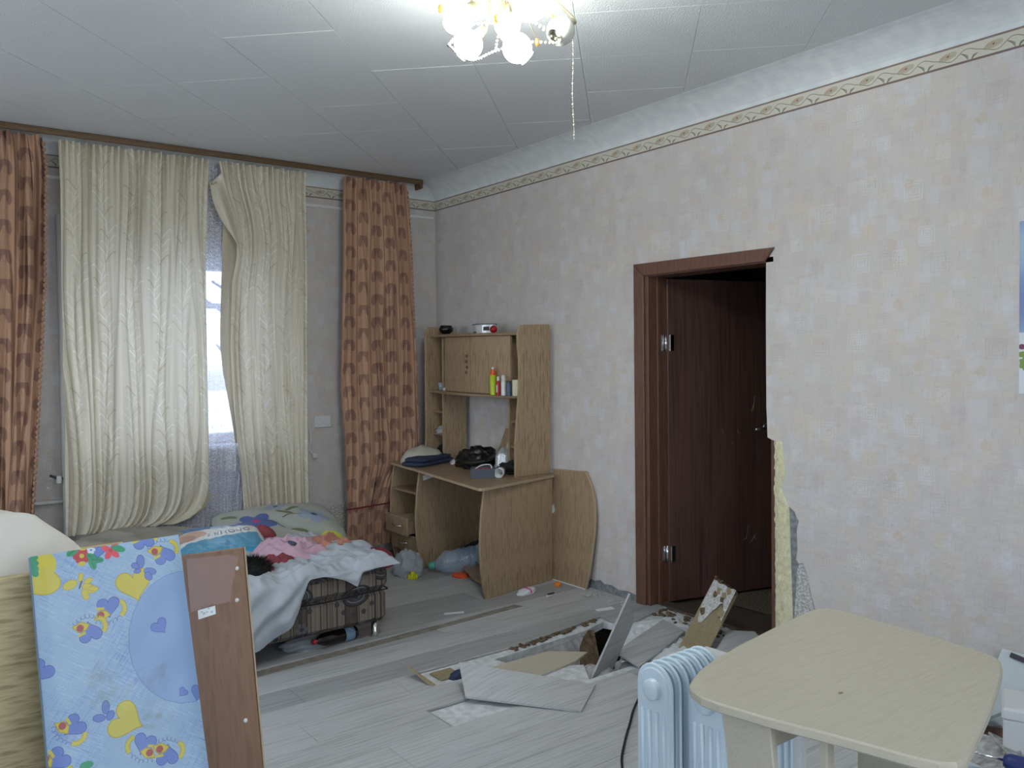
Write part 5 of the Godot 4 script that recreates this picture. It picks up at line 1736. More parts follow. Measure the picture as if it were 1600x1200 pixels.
	part("body", lathe(vec2s([0.0, -0.045, 0.024, -0.045, 0.034, 0.045, 0.031, 0.045, 0.021, -0.04, 0.0, -0.04]), 20), M.white_plastic, cu)
	part("band", lathe(vec2s([0.0285, -0.012, 0.0305, -0.012, 0.032, 0.012, 0.0305, 0.012]), 20), M.pink_cloth, cu)
	# loose oak panel leaning on the wall right of the desk
	var lp := thing("curved_panel", "loose oak-look panel with a bowed edge leaning right of the desk", "panel", Vector3(-0.05, 0.0, 1.7))
	var prof := vec2s([1.505, 0.004, 1.868, 0.004, 1.895, 0.1, 1.915, 0.22, 1.935, 0.36, 1.94, 0.46, 1.93, 0.58, 1.905, 0.66, 1.838, 0.765, 1.505, 0.752])
	var lb := Basis(Vector3(0, 0, 1), Vector3(0.055, 1, 0).normalized(), Vector3(1, -0.055, 0).normalized())
	wpart("board", ext(prof, 0.016, 0.001, lb, Vector3(-0.062, 0, 0)), W, lp)
	wpart("bottom_edging", ext(vec2s([1.5, 0.0, 1.868, 0.0, 1.868, 0.007, 1.5, 0.007]), 0.019, 0.001, lb, Vector3(-0.064, 0, 0)), M.paper, lp)
	wpart("top_edging", ext(vec2s([1.5, 0.751, 1.838, 0.764, 1.836, 0.771, 1.5, 0.758]), 0.019, 0.001, lb, Vector3(-0.064, 0, 0)), M.edge_band, lp)
	wpart("side_edging", ext(vec2s([1.868, 0.004, 1.895, 0.1, 1.915, 0.22, 1.935, 0.36, 1.94, 0.46, 1.93, 0.58, 1.905, 0.66, 1.838, 0.765, 1.845, 0.767, 1.911, 0.662, 1.937, 0.582, 1.947, 0.46, 1.942, 0.358, 1.922, 0.218, 1.902, 0.098, 1.875, 0.002]), 0.017, 0.001, lb, Vector3(-0.063, 0, 0)), M.edge_band, lp)
	solo("sticker", ext(vec2s([1.507, 0.50, 1.53, 0.515, 1.545, 0.475, 1.53, 0.455, 1.507, 0.45]), 0.001, 0.0, lb, Vector3(-0.0635, 0, 0)), M.paper, "torn white sticker at the seam of the leaning oak panel", "sticker")

# ==================================================================== bed
func bed() -> void:
	var b := thing("sofa_bed", "low sofa bed in brown striped paisley fabric under the window", "bed", Vector3(-2.45, 0, 1.2))
	wpart("base", bx(Vector3(-3.4, 0.095, 0.47), Vector3(-1.525, 0.27, 1.885), 0.025), M.paisley, b)
	wpart("mattress", bx(Vector3(-3.4, 0.265, 0.46), Vector3(-1.515, 0.402, 1.9), 0.035), M.paisley, b)
	wpart("piping", tube(curve([Vector3(-3.38, 0.27, 1.893), Vector3(-2.2, 0.268, 1.896), Vector3(-1.9, 0.262, 1.897), Vector3(-1.62, 0.27, 1.895), Vector3(-1.55, 0.27, 1.893), Vector3(-1.527, 0.27, 1.888), Vector3(-1.52, 0.27, 1.86), Vector3(-1.517, 0.27, 1.7), Vector3(-1.517, 0.27, 1.2), Vector3(-1.517, 0.27, 0.5)]), 0.004, 6), M.black_cloth, b)
	for p in [Vector3(-1.57, 0, 1.82), Vector3(-3.33, 0, 1.82), Vector3(-1.57, 0, 0.53), Vector3(-3.33, 0, 0.53)]:
		wpart("leg", transformed(lathe(vec2s([0.0, 0.0, 0.022, 0.0, 0.024, 0.006, 0.019, 0.02, 0.019, 0.098, 0.0, 0.098]), 16), T(p.x, p.y, p.z)), M.chrome, b)
	# sheet: over the top and hanging down in front
	var hem := [[-3.0, 0.10], [-2.45, 0.09], [-2.25, 0.105], [-2.19, 0.125], [-2.114, 0.179], [-2.06, 0.25], [-2.027, 0.326], [-2.0, 0.40], [-1.97, 0.412], [-1.90, 0.405], [-1.84, 0.385], [-1.796, 0.368], [-1.76, 0.345], [-1.734, 0.326], [-1.715, 0.36], [-1.695, 0.395], [-1.62, 0.405], [-1.52, 0.412], [-1.46, 0.41]]
	var fn := noise(55, 0.28, true, 3)
	var f2 := noise(56, 0.5, false, 2)
	var sheet := func(u: float, v: float) -> Vector3:
		var x := lerpf(-3.0, -1.475, u)
		var zb := pl([[0.0, 0.95], [0.5, 0.98], [0.62, 1.2], [0.72, 0.98], [0.85, 0.82], [1.0, 1.05]], u)
		var h := pl(hem, x)
		var k := 0.72
		if v < k:
			var t := v / k
			var z := lerpf(zb, 1.905, t)
			var y: float = 0.408 + 0.035 * maxf(fn.get_noise_2d(x * 16.0, z * 10.0) + 0.25, 0.0) + 0.012 * f2.get_noise_2d(x * 30.0, z * 30.0)
			y += 0.035 * exp(-pow((x + 1.62) / 0.10, 2)) * t
			y += 0.05 * exp(-pow((x + 2.0) / 0.06, 2)) * smoothstep(0.3, 0.8, t)
			if x > -1.515:
				y -= (x + 1.515) * 0.3
			return Vector3(x + 0.03 * f2.get_noise_2d(z * 12.0, 3.0), y, z + 0.02 * t * t)
		var t2 := (v - k) / (1.0 - k)
		var drop: float = maxf(0.412 - h, 0.004)
		var y2: float = 0.412 - drop * t2
		var sway: float = 0.022 * sin(x * 30.0 + 2.2 * y2 * 4.0) * t2 * minf(1.0, drop * 5.0)
		sway += 0.02 * sin((x * 0.8 - y2) * 42.0) * minf(1.0, drop * 6.0) * sin(PI * minf(t2 * 1.2, 1.0)) + 0.008 * fn.get_noise_2d(x * 26.0, y2 * 14.0)
		return Vector3(x + 0.05 * t2 * drop * sin(x * 9.0), y2 + 0.02 * (1.0 - t2) * exp(-pow((x + 2.0) / 0.06, 2)), 1.926 + sway + 0.03 * sin(PI * t2) * minf(1.0, drop * 4.0) + 0.012)
	solo("bed_sheet", grid(sheet, 130, 70), M.sheet, "rumpled white bed sheet hanging over the front of the sofa bed", "sheet")
	# pillow with flowers
	var pn := noise(57, 0.16, false, 2)
	var pil := func(sx: float, sz: float, hh: float) -> Callable:
		return func(u: float, v: float) -> Vector3:
			var px := u * 2.0 - 1.0
			var pz := v * 2.0 - 1.0
			var e := pow(maxf((1.0 - pow(absf(px), 3.0)) * (1.0 - pow(absf(pz), 3.0)), 0.0), 0.45)
			return Vector3(px * sx * (1.0 - 0.08 * pz * pz), hh * e * (1.0 + 0.22 * pn.get_noise_2d(px * 9.0, pz * 9.0)), pz * sz * (1.0 - 0.08 * px * px))
	var pw := thing("pillow", "off-white pillow with a blue flower print against the wall", "pillow", Vector3(-1.66, 0.415, 0.72), Vector3(deg_to_rad(16), deg_to_rad(-6), 0))
	part("top", grid(pil.call(0.40, 0.32, 0.10), 30, 24), M.pillowcase, pw)
	part("underside", grid(pil.call(0.40, 0.32, -0.02), 20, 16), M.pillowcase, pw)
	solo("grey_blanket", heap(Vector2(1.0, 0.75), 0.11, 91, 0.03, 0.05, 60), M.grey_blanket, "rumpled grey-beige blanket heaped below the wide cream curtain", "blanket", T(-2.62, 0.40, 0.72))
	var pk := thing("diaper_pack", "soft blue and white pack of diapers lying on the bed", "pack", Vector3(-2.13, 0.41, 1.0), Vector3(deg_to_rad(10), deg_to_rad(-9), 0))
	part("pack", grid(func(u: float, v: float) -> Vector3:
		var px := u * 2.0 - 1.0
		var pz := v * 2.0 - 1.0
		var e := pow(maxf((1.0 - pow(absf(px), 6.0)) * (1.0 - pow(absf(pz), 6.0)), 0.0), 0.35)
		return Vector3(px * 0.25, 0.09 * e + 0.006 * pn.get_noise_2d(px * 30.0, pz * 30.0), pz * 0.26), 40, 30), M.pack_print, pk)
	part("end_seal", grid(func(u: float, v: float) -> Vector3: return Vector3(0.245 + 0.05 * u, 0.03 + 0.012 * sin(v * 17.0) * u, lerpf(-0.2, 0.2, v)), 6, 20), M.clear_film, pk)
	solo("red_cloth", heap(Vector2(0.16, 0.16), 0.07, 92, 0.015, 0.1), M.red_cloth, "round red cap between the diaper pack and the flowered pillow", "cap", T(-1.86, 0.43, 0.92))
	solo("pink_garment", heap(Vector2(0.34, 0.46), 0.035, 93, 0.045, 0.14, 60), M.pink_cloth, "pink child's garment crumpled on the bed right of the diaper pack", "garment", T(-1.86, 0.425, 1.33, 0, 20))
	solo("garment_motif", heap(Vector2(0.05, 0.12), 0.012, 94, 0.004, 0.1, 16), M.blue_grey_plastic, "small dark motif on the pink garment", "motif", T(-1.86, 0.474, 1.35, 0, 30))
	solo("red_garment", heap(Vector2(0.30, 0.20), 0.02, 95, 0.03, 0.14, 44), M.red_cloth, "faded red garment showing under the pink one", "garment", T(-2.05, 0.425, 1.60, 0, 10))
	solo("orange_garment", heap(Vector2(0.30, 0.36), 0.02, 96, 0.035, 0.14, 50), M.orange_cloth, "salmon orange garment on the sheet right of the pink one", "garment", T(-1.62, 0.43, 1.33, 0, -25))
	solo("yellow_patch", heap(Vector2(0.07, 0.22), 0.03, 97, 0.006, 0.1, 20), M.yellow_cloth, "small yellow cloth at the back corner of the bed", "cloth", T(-1.49, 0.425, 1.12, 0, 10))
	var fu := thing("black_fur", "tuft of black fur beside the brown board on the bed", "fur", Vector3(-2.20, 0.42, 1.69))
	part("core", crumple(Vector3(0.09, 0.055, 0.09), 98, 0.2, 0.1, 0.3), M.black_fur, fu)
	var s := st()
	rng.seed = 66
	for k in 900:
		var d := Vector3(rng.randfn(), absf(rng.randfn()) + 0.1, rng.randfn()).normalized()
		var p := Vector3(d.x * 0.085, d.y * 0.055 + 0.02, d.z * 0.085)
		var e := p + (d + Vector3(rng.randfn(), rng.randfn(), rng.randfn()) * 0.35).normalized() * rng.randf_range(0.02, 0.045)
		var n := d.cross(Vector3(rng.randfn(), rng.randfn(), rng.randfn())).normalized() * 0.0016
		tri(s, p - n, p + n, e)
		tri(s, p + d.cross(n), p - d.cross(n), e)
	var hair := part("hair", done(s), M.black_fur, fu)
	hair.set_meta("kind", "stuff")
	solo("dark_red_cloth", crumple(Vector3(0.07, 0.06, 0.11), 99, 0.3, 0.1, 0.4), M.dark_red_cloth, "dark red knitted bundle at the far right corner of the bed", "cloth", T(-1.44, 0.34, 1.62))
	solo("white_flap", heap(Vector2(0.14, 0.3), 0.025, 100, 0.01, 0.1, 24), M.sheet, "small white cloth lying over the dark red bundle", "cloth", T(-1.46, 0.41, 1.42))
	# cola bottle lying under the bed
	var bt := thing("cola_bottle", "dark soda bottle with blue and white label lying under the bed", "bottle", Vector3(-1.79, 0.042, 1.81), Vector3(0, 0.2, PI / 2 - 0.05))
	bt.scale = Vector3.ONE * 0.8
	part("body", lathe(vec2s([0.0, -0.155, 0.035, -0.155, 0.046, -0.14, 0.047, -0.09, 0.043, -0.04, 0.046, 0.02, 0.047, 0.07, 0.038, 0.12, 0.02, 0.16, 0.014, 0.175, 0.0, 0.175]), 22), M.cola, bt)
	part("label_band", lathe(vec2s([0.0475, -0.12, 0.0485, -0.115, 0.0485, -0.05, 0.0465, -0.045]), 22), M.label_blue, bt)
	part("label_emblem", transformed(lathe(vec2s([0.0, 0.001, 0.022, 0.001, 0.022, -0.001, 0.0, -0.001]), 14), Transform3D(Basis(Vector3(0, 0, 1), PI / 2 - 0.6), Vector3(0.036, -0.085, 0.033))), M.paper, bt)
	part("cap", lathe(vec2s([0.0, 0.168, 0.0165, 0.168, 0.0165, 0.19, 0.0, 0.192]), 16), M.red_plastic, bt)
	solo("film_bag", crumple(Vector3(0.16, 0.05, 0.07), 103, 0.3, 0.12), M.clear_film, "clear plastic film wrapped behind the bottle under the bed", "film", T(-1.90, 0.0, 1.74))

func transformed(m: Mesh, xf: Transform3D) -> ArrayMesh:
	var s := SurfaceTool.new()
	s.append_from(m, 0, xf)
	return s.commit()

# ==================================================================== things at the left
func cot_things() -> void:
	# oak cabinet with the duvet on it
	var c := thing("oak_cabinet", "low cabinet in old light oak veneer at the left edge", "cabinet", Vector3(-3.7, 0, 3.3))
	wpart("front_panel", bx(Vector3(-4.3, 0.0, 3.48), Vector3(-3.125, 0.98, 3.5), 0.004), M.oak_old, c)
	wpart("side_panel", bx(Vector3(-3.145, 0.0, 3.16), Vector3(-3.125, 0.965, 3.48), 0.003), M.oak_old, c)
	wpart("side_panel", bx(Vector3(-4.3, 0.0, 3.16), Vector3(-4.28, 0.965, 3.48), 0.003), M.oak_old, c)
	wpart("top", bx(Vector3(-4.28, 0.945, 3.16), Vector3(-3.145, 0.965, 3.48), 0.003), M.oak_old, c)
	wpart("back_panel", bx(Vector3(-4.3, 0.0, 3.15), Vector3(-3.125, 0.965, 3.16), 0.001), M.fibreboard, c)
	solo("duvet", heap(Vector2(1.25, 0.42), 0.17, 111, 0.07, 0.06, 70), M.duvet, "bunched white duvet on top of the oak cabinet at the left edge", "duvet", T(-3.86, 0.955, 3.30))
	# brown board leaning
	var k := 0.22
	var up := Vector3(0, 1, -k).normalized()
	var b := thing("brown_board", "reddish brown furniture board with white sticker leaning beside the printed mattress", "board", Vector3(-3.05, 0, 3.76))
	var nb := Basis(Vector3(1, 0, 0), up, Vector3(1, 0, 0).cross(up))
	var off := Vector3(0, 0, 3.75)
	var L := 0.977 * sqrt(1.0 + k * k)
	wpart("board", ext(vec2s([-3.16, 0.0, -2.888, 0.0, -2.882, L, -3.14, L + 0.004]), 0.022, 0.003, nb, off - nb.z * 0.022), M.red_brown, b)
	wpart("edge_strip", ext(vec2s([-2.888, 0.0, -2.8835, 0.0, -2.8775, L, -2.882, L]), 0.024, 0.001, nb, off - nb.z * 0.023), M.edge_band, b)
	var S := sqrt(1.0 + k * k)
	for q in [[-2.916, 0.835], [-2.923, 0.515], [-2.908, 0.921]]:
		wpart("screw_cap", transformed(lathe(vec2s([0.0, 0.002, 0.004, 0.002, 0.006, 0.0, 0.006, -0.002]), 12), Transform3D(Basis(nb.x, nb.z, -nb.y), off + up * q[1] * S + Vector3(q[0], 0, 0))), M.white_paint, b)
	wpart("reddish_patch", ext(vec2s([-3.045, 0.845, -2.935, 0.855, -2.925, 0.9, -2.90, 0.975, -2.93, 0.985, -3.045, 0.99]), 0.0008, 0.0, nb, off + nb.z * 0.0004), M.reddish_patch, b)  # paler reddish patch, smoother than the board around it
	var stk := grid(func(u: float, v: float) -> Vector3: return off + nb.z * 0.0012 + Vector3(lerpf(-3.026, -2.978, u), 0, 0) + up * ((0.817 + lerpf(0.014, -0.014, v) + 0.006 * u) * S), 2, 2)
	wpart("sticker", stk, M.sticker_print, b)
	# cot mattress in printed oilcloth
	k = 0.24
	up = Vector3(0, 1, -k).normalized()
	S = sqrt(1.0 + k * k)
	var m := thing("cot_mattress", "child's cot mattress in blue oilcloth with yellow hearts, stood upright", "mattress", Vector3(-3.24, 0, 3.86))
	var nz := Vector3(1, 0, 0).cross(up)
	var mo := Vector3(0, 0, 3.86)
	var lx := func(t: float) -> float: return lerpf(-3.428, -3.405, t)
	var rx := func(t: float) -> float: return lerpf(-3.08, -3.04, t)
	var H := 1.052 * S
	var front := func(u: float, v: float) -> Vector3:
		var e: float = pow(minf(1.0, minf(minf(u, 1 - u) * 14.0, v * 34.0)), 0.5)
		var a := 0.0035 * (1.0 if v < 0.99 else 0.0)
		var x := lerpf(lx.call(v), rx.call(v), u)
		var topy := H - 0.007 * (1.0 - u)
		var pucker := 0.002 * sin(v * 40.0 + u * 5.0) * sin(u * 9.0)
		return mo + Vector3(x, 0, 0) + up * (topy * (1.0 - v)) + nz * (-0.012 + 0.012 * e + pucker + a)
	wpart("printed_front", grid(front, 24, 60, Vector2(1.0, 1.052 * S * 1400.0 / 1536.0)), M.oilcloth, m)
	var poly := []
	for i in 9:
		poly.append(Vector2(lerpf(-3.428, -3.405, 1.0 - i / 8.0), H * (i / 8.0) * 0.993))
	poly.append(Vector2(-3.08, H))
	poly.append(Vector2(-3.04, 0.0))
	wpart("core", ext(poly, 0.05, 0.012, Basis(Vector3(1, 0, 0), up, nz), mo - nz * 0.0615), M.label_blue, m)

# ==================================================================== oil radiators
func fin(r: float, h: float) -> Array:
	# outline of one fin plate: width 2r, rounded top and bottom
	var a := []
	for i in 13:
		var t := PI * i / 12.0
		a.append(Vector2(r * cos(t), h - r + r * sin(t)))
	for i in 13:
		var t := PI + PI * i / 12.0
		a.append(Vector2(r * cos(t), 0.07 + r * 0.6 + r * 0.6 * sin(t)))
	return a

func radiators() -> void:
	for w in 2:
		var n: int = [7, 10][w]
		var pos: Vector3 = [Vector3(-1.925, 0, 4.235), Vector3(-1.865, 0, 4.382)][w]
		var r := thing("oil_radiator", ["white oil radiator with rounded fins standing left of the table", "second white oil radiator standing partly under the table"][w], "radiator", pos, Vector3(0, deg_to_rad([2.0, 3.0][w]), 0))
		var H: float = [0.615, 0.605][w]
		var R := 0.068
		var ax := Basis(Vector3(0, 0, 1), Vector3.UP, Vector3(1, 0, 0))
		for k in n:
			var x := k * 0.036
			var s := st()
			ext_into(s, fin(R, H), 0.010, 0.004, Transform3D(ax, Vector3(x, 0, 0)))
			var sm := fin(R - 0.012, H - 0.012)
			ext_into(s, sm, 0.018, 0.004, Transform3D(ax, Vector3(x - 0.004, 0, 0)))
			# pressed ribs
			for z in [-0.040, -0.014, 0.014, 0.040]:
				tube_into(s, [Vector3(x - 0.004, 0.14, z), Vector3(x - 0.004, H - 0.14, z)], 0.0065, 8)
			part("fin", done(s), M.radiator_enamel, r)
		for y in [H - 0.075, 0.13]:
			var s := st()
			lathe_into(s, vec2s([0.0, -0.022, 0.026, -0.022, 0.031, -0.018, 0.031, n * 0.036, 0.0, n * 0.036]), 20, Transform3D(Basis(Vector3(0, 0, 1), -PI / 2), Vector3(0, y, 0)))
			part("header_boss", done(s), M.radiator_enamel, r)
		for k in [1, n - 2]:
			var s := st()
			tube_into(s, [Vector3(k * 0.036, 0.075, -0.055), Vector3(k * 0.036, 0.055, 0.0), Vector3(k * 0.036, 0.075, 0.055)], 0.007, 8)
			for z in [-0.055, 0.055]:
				lathe_into(s, vec2s([0.0, -0.012, 0.028, -0.012, 0.032, 0.0, 0.028, 0.012, 0.0, 0.012]), 16, Transform3D(Basis(Vector3(0, 0, 1), PI / 2), Vector3(k * 0.036, 0.032, z)))
			part("castor", done(s), M.dark_plastic, r)
		var bxm := bx(Vector3(n * 0.036, 0.12, -0.065), Vector3(n * 0.036 + 0.07, H - 0.03, 0.065), 0.02)
		part("control_box", bxm, M.white_plastic, r)
		if w == 0:
			part("power_cord", tube(curve([Vector3(0.10, H - 0.06, 0.075), Vector3(0.13, H - 0.14, 0.082), Vector3(0.14, H - 0.22, 0.07), Vector3(0.14, 0.3, 0.06)]), 0.004, 8), M.black_rubber, r)
			var s := st()
			lathe_into(s, vec2s([0.0, 0.0, 0.016, 0.0, 0.018, 0.006, 0.018, 0.05, 0.014, 0.056, 0.0, 0.056]), 14, T(0.148, 0.20, 0.074))
			part("plug", done(s), M.black_rubber, r)
	solo("floor_cable", tube(curve([Vector3(-0.98, 0.006, 3.27), Vector3(-1.081, 0.006, 3.342), Vector3(-1.18, 0.006, 3.41), Vector3(-1.27, 0.006, 3.482), Vector3(-1.42, 0.006, 3.60), Vector3(-1.566, 0.006, 3.733), Vector3(-1.72, 0.006, 3.95), Vector3(-1.86, 0.006, 4.3)]), 0.005, 8), M.black_rubber, "black power cable lying on the floor left of the radiators", "cable")

# ==================================================================== table
func table() -> void:
	var t := thing("table", "pale birch-look table with rounded corners at the lower right", "table", Vector3(-1.77, 0, 4.8))
	var top := vec2s([-2.195, 4.61, -2.175, 4.585, -2.141, 4.565, -2.076, 4.535, -1.993, 4.51, -1.862, 4.485, -1.652, 4.452, -1.442, 4.425, -1.395, 4.428, -1.365, 4.445, -1.35, 4.49, -1.36, 4.60, -1.378, 4.765, -1.40, 4.92, -1.412, 4.955, -1.435, 4.98, -1.488, 5.006, -1.601, 5.046, -1.794, 5.104, -1.963, 5.15, -2.04, 5.17, -2.075, 5.168, -2.10, 5.145, -2.116, 5.10, -2.15, 4.948, -2.185, 4.82, -2.207, 4.70, -2.209, 4.65])
	wpart("tabletop", ext(top, 0.024, 0.004, AX_FLOOR, Vector3(0, 0.696, 0)), M.birch, t)
	# panel leg near the left end, widening to the floor
	wpart("leg", vpanel(Vector2(-2.137, 4.655), Vector2(-2.127, 4.785), vec2s([0.09, 0.0, 0.20, 0.0, 0.13, 0.694, 0.0, 0.694]), 0.022, 0.003), M.birch, t)
	wpart("leg", vpanel(Vector2(-1.50, 4.63), Vector2(-1.52, 4.80), vec2s([0.0, 0.0, 0.17, 0.0, 0.17, 0.694, 0.0, 0.694]), 0.022, 0.003), M.birch, t)
	wpart("rail", bx(Vector3(-2.11, 0.60, 4.735), Vector3(-1.52, 0.69, 4.757), 0.002), M.birch, t)
	wpart("post", bx(Vector3(-2.10, 0.0, 4.885), Vector3(-2.07, 0.694, 4.905), 0.003), M.birch, t)
	wpart("chip_mark", transformed(lathe(vec2s([0.0, 0.0006, 0.005, 0.0006, 0.006, 0.0]), 8), T(-1.94, 0.7201, 4.84).scaled_local(Vector3(1.6, 1, 0.8))), M.fibreboard, t)

# ==================================================================== small things on the floor
func clutter() -> void:
	solo("plastic_bag", crumple(Vector3(0.09, 0.11, 0.10), 121, 0.38, 0.12, 0.4, true, 36), M.clear_film, "crumpled grey plastic bag on the floor between bed and desk", "bag", T(-0.76, 0.0, 0.78))
	var ty := thing("toy_gear", "small lime yellow toy gear on the floor in front of the desk", "toy", Vector3(-0.79, 0.0, 0.90))
	var gp := []
	for i in 32:
		var a := TAU * i / 32
		var r := 0.036 if (i % 4) < 2 else 0.028
		gp.append(Vector2(r * cos(a), r * sin(a)))
	part("wheel", ext(gp, 0.03, 0.003, AX_FLOOR, Vector3(0, 0.0, 0)), M.toy_yellow, ty)
	part("hub", lathe(vec2s([0.0, 0.0, 0.014, 0.0, 0.014, 0.05, 0.0, 0.052]), 12), M.toy_yellow, ty)
	# big crushed water bottle
	var wb := thing("water_bottle", "large clear crushed water bottle with teal cap under the desk", "bottle", Vector3(-0.46, 0.085, 0.97), Vector3(0, -0.70, PI / 2 + 0.18))
	var fn := noise(41, 0.3)
	part("body", grid(func(u: float, v: float) -> Vector3:
		var a := TAU * u
		var y := lerpf(-0.17, 0.17, v)
		var r := pl([[0.0, 0.0], [0.03, 0.07], [0.1, 0.085], [0.75, 0.085], [0.9, 0.05], [1.0, 0.02]], v)
		r *= 1.0 + 0.12 * fn.get_noise_3d(cos(a) * 6.0, v * 14.0, sin(a) * 6.0) + 0.03 * sin(v * 60.0)
		return Vector3(cos(a) * r, y, sin(a) * r), 30, 40), M.pet_blue, wb)
	part("cap", lathe(vec2s([0.0, 0.165, 0.028, 0.165, 0.028, 0.205, 0.024, 0.21, 0.0, 0.21]), 18), M.teal_plastic, wb)
	solo("black_rucksack", crumple(Vector3(0.13, 0.13, 0.20), 122, 0.2, 0.06, 0.4), M.black_cloth, "black bag slumped under the desk behind the crushed bottle", "bag", T(-0.20, 0.0, 0.92))
	solo("plastic_bag", crumple(Vector3(0.09, 0.09, 0.12), 123, 0.35, 0.12, 0.4), M.clear_film, "clear plastic bag resting on the black bag under the desk", "bag", T(-0.28, 0.08, 1.10))
	solo("plastic_disc", ext(gp.map(func(p: Vector2) -> Vector2: return p * 1.6), 0.012, 0.003, AX_FLOOR), M.label_blue, "blue plastic disc among the bags under the desk", "disc", T(-0.36, 0.11, 1.22, 0, 0, 60))
	solo("red_packet", crumple(Vector3(0.05, 0.02, 0.07), 124, 0.2, 0.1), M.orange_red, "small orange-red packet beside the crushed bottle", "packet", T(-0.50, 0.0, 1.06))
	solo("red_scrap", crumple(Vector3(0.03, 0.03, 0.03), 125, 0.2, 0.1), M.red_plastic, "red scrap seen through the crushed bottle", "scrap", T(-0.35, 0.0, 0.92))
	solo("white_roll", tube([Vector3(0, 0.02, 0), Vector3(0.05, 0.02, 0.01)], 0.014, 10), M.paper, "short white roll on the low computer shelf", "roll", T(-0.40, 0.05, 1.38))
	var wr := thing("wrapper", "white wrapper with magenta middle on the floor before the desk", "wrapper", Vector3(-0.40, 0.0, 1.68), Vector3(0, 0.35, 0))
	part("film", crumple(Vector3(0.085, 0.022, 0.04), 126, 0.25, 0.14), M.paper, wr)
	part("band", crumple(Vector3(0.016, 0.026, 0.042), 127, 0.2, 0.14), M.magenta, wr)
	solo("orange_toy", crumple(Vector3(0.022, 0.022, 0.022), 128, 0.15, 0.1), M.toy_orange, "tiny orange toy on the floor by the leaning oak panel", "toy", T(-0.135, 0.0, 1.68))
	solo("paper_scrap", slab4(Vector3(-1.07, 0.003, 1.74), Vector3(-0.96, 0.003, 1.79), Vector3(-0.95, 0.006, 1.77), Vector3(-1.05, 0.003, 1.715), 0.002), M.paper, "white paper strip on the plank near the gap in the floor", "paper")
	solo("paper_scrap", slab4(Vector3(-0.32, 0.002, 2.27), Vector3(-0.21, 0.002, 2.30), Vector3(-0.20, 0.005, 2.26), Vector3(-0.31, 0.002, 2.235), 0.002), M.paper, "white paper scrap on the floor behind the standing plank", "paper")
	solo("paper_scrap", slab4(Vector3(-0.37, 0.002, 1.85), Vector3(-0.34, 0.012, 1.86), Vector3(-0.32, 0.002, 1.825), Vector3(-0.35, 0.002, 1.815), 0.002), M.paper, "tiny white scrap between the wrapper and the standing plank", "paper")
	solo("dark_clip", bx(Vector3(-0.325, 0.0, 1.80), Vector3(-0.275, 0.008, 1.815), 0.002), M.dark_plastic, "small dark clip next to the tiny white scrap", "clip")
	var s := st()
	rng.seed = 91
	for k in 40:
		var p := Vector3(-rng.randf() * 0.16 - 0.01, 0, 1.93 + rng.randf() * 0.38)
		var h := rng.randf_range(0.003, 0.011)
		box_into(s, p - Vector3(h, 0, h), p + Vector3(h, h, h), h * 0.4)
	solo("plaster_crumbs", done(s), M.plaster, "plaster crumbs on the floor along the right wall", "crumbs").set_meta("kind", "stuff")
	# pile at the right edge of the room
	solo("foam_board", slab4(Vector3(-0.20, 0.0, 4.36), Vector3(-0.14, 0.0, 4.80), Vector3(-0.02, 0.27, 4.82), Vector3(-0.02, 0.285, 4.40), 0.02), M.sky_board, "pale grey foam board leaning on the right wall behind the table", "board")
	solo("dark_strip", slab4(Vector3(-0.05, 0.27, 4.44), Vector3(-0.06, 0.245, 4.62), Vector3(-0.045, 0.255, 4.62), Vector3(-0.035, 0.283, 4.44), 0.008), M.dark_plastic, "dark strip along the top of the pale foam board", "strip")
	var wbx := thing("white_box", "white lidded box standing at the right edge beside the table", "box", Vector3(-0.435, 0.05, 4.715), Vector3(0, deg_to_rad(-67.7), 0))
	part("body", cbox(Vector3(0.26, 0.165, 0.20), 0.006), M.white_plastic, wbx)
	part("lid", bx(Vector3(-0.134, 0.165, -0.104), Vector3(0.134, 0.21, 0.104), 0.008), M.white_plastic, wbx)
	solo("brown_plank", slab4(Vector3(-0.44, 0.03, 4.38), Vector3(-0.34, 0.03, 4.62), Vector3(-0.24, 0.055, 4.58), Vector3(-0.34, 0.055, 4.34), 0.02), M.casing, "dark red-brown wooden piece lying in the rubble by the white box", "wood")
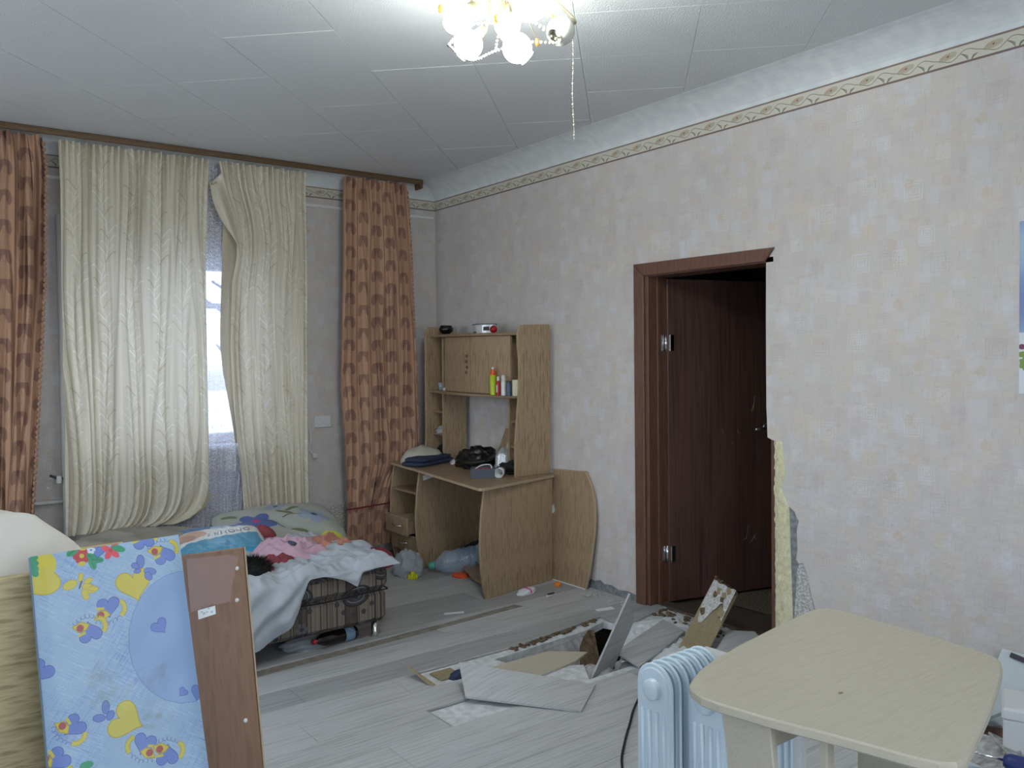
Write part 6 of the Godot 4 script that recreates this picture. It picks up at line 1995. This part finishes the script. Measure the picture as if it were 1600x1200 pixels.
	for k in 9:
		var q: Array = [[-0.42, 4.30, 20], [-0.55, 4.42, 70], [-0.60, 4.56, 130], [-0.72, 4.50, 200], [-0.68, 4.66, 260], [-0.82, 4.62, 310], [-0.30, 4.42, 45], [-0.52, 4.66, 100], [-0.80, 4.76, 10]][k]
		var L := 0.115 + 0.025 * (k % 3)
		var pf := vec2s([0.0, -L, L * 0.85, L * 0.5, -L * 0.2, L * 0.75, -L * 0.8, 0.1 * L])
		solo("broken_tile", ext(pf, 0.012, 0.002, AX_FLOOR), M.rubble if k % 3 else M.sky_board, ["tile shard farthest back in the rubble, near the right wall", "tile shard behind the brown wooden piece in the rubble", "tile shard in the middle of the rubble pile left of the white box", "pale tile shard at the left rim of the rubble pile", "tile shard lying next to the screwdriver shaft", "tile shard under the right table edge", "grey tile shard between the brown wooden piece and the wall", "topmost tile shard leaning at the white box", "tile shard nearest the bottom edge of the rubble pile"][k], "tile", T(q[0], 0.05 + 0.005 * k, q[1], 16 * sin(k * 2.0), q[2], 20 * cos(k * 1.7)), "tile shards in the rubble pile")
	solo("rubble_heap", heap(Vector2(0.9, 0.7), 0.035, 141, 0.015, 0.05, 40), M.rubble, "low heap of plaster rubble on the floor at the right edge", "rubble", T(-0.5, 0.0, 4.55))
	var sd := thing("screwdriver", "screwdriver with thick dark blue handle on the rubble at the right", "screwdriver", Vector3(-0.715, 0.135, 4.70))
	var sy := Vector3(0.36, -0.10, 0.92).normalized()
	sd.basis = Basis(sy.cross(Vector3.UP).normalized(), sy, sy.cross(Vector3.UP).normalized().cross(sy))
	part("handle", lathe(vec2s([0.0, -0.01, 0.018, -0.008, 0.028, 0.012, 0.030, 0.05, 0.034, 0.09, 0.028, 0.125, 0.0, 0.135]), 18), M.blue_grip, sd)
	part("shaft", lathe(vec2s([0.0, -0.11, 0.005, -0.108, 0.005, -0.008, 0.0, -0.008]), 10), M.chrome, sd)
	solo("plaster_block", crumple(Vector3(0.09, 0.065, 0.12), 142, 0.12, 0.05, 0.5), M.rubble, "plaster block under the blue-handled screwdriver", "rubble", T(-0.67, 0.0, 4.78))
	solo("green_leaf_rag", crumple(Vector3(0.05, 0.03, 0.05), 143, 0.25, 0.1), M.yellow_cloth, "greenish rag in the rubble under the table edge", "rag", T(-0.88, 0.0, 4.60))
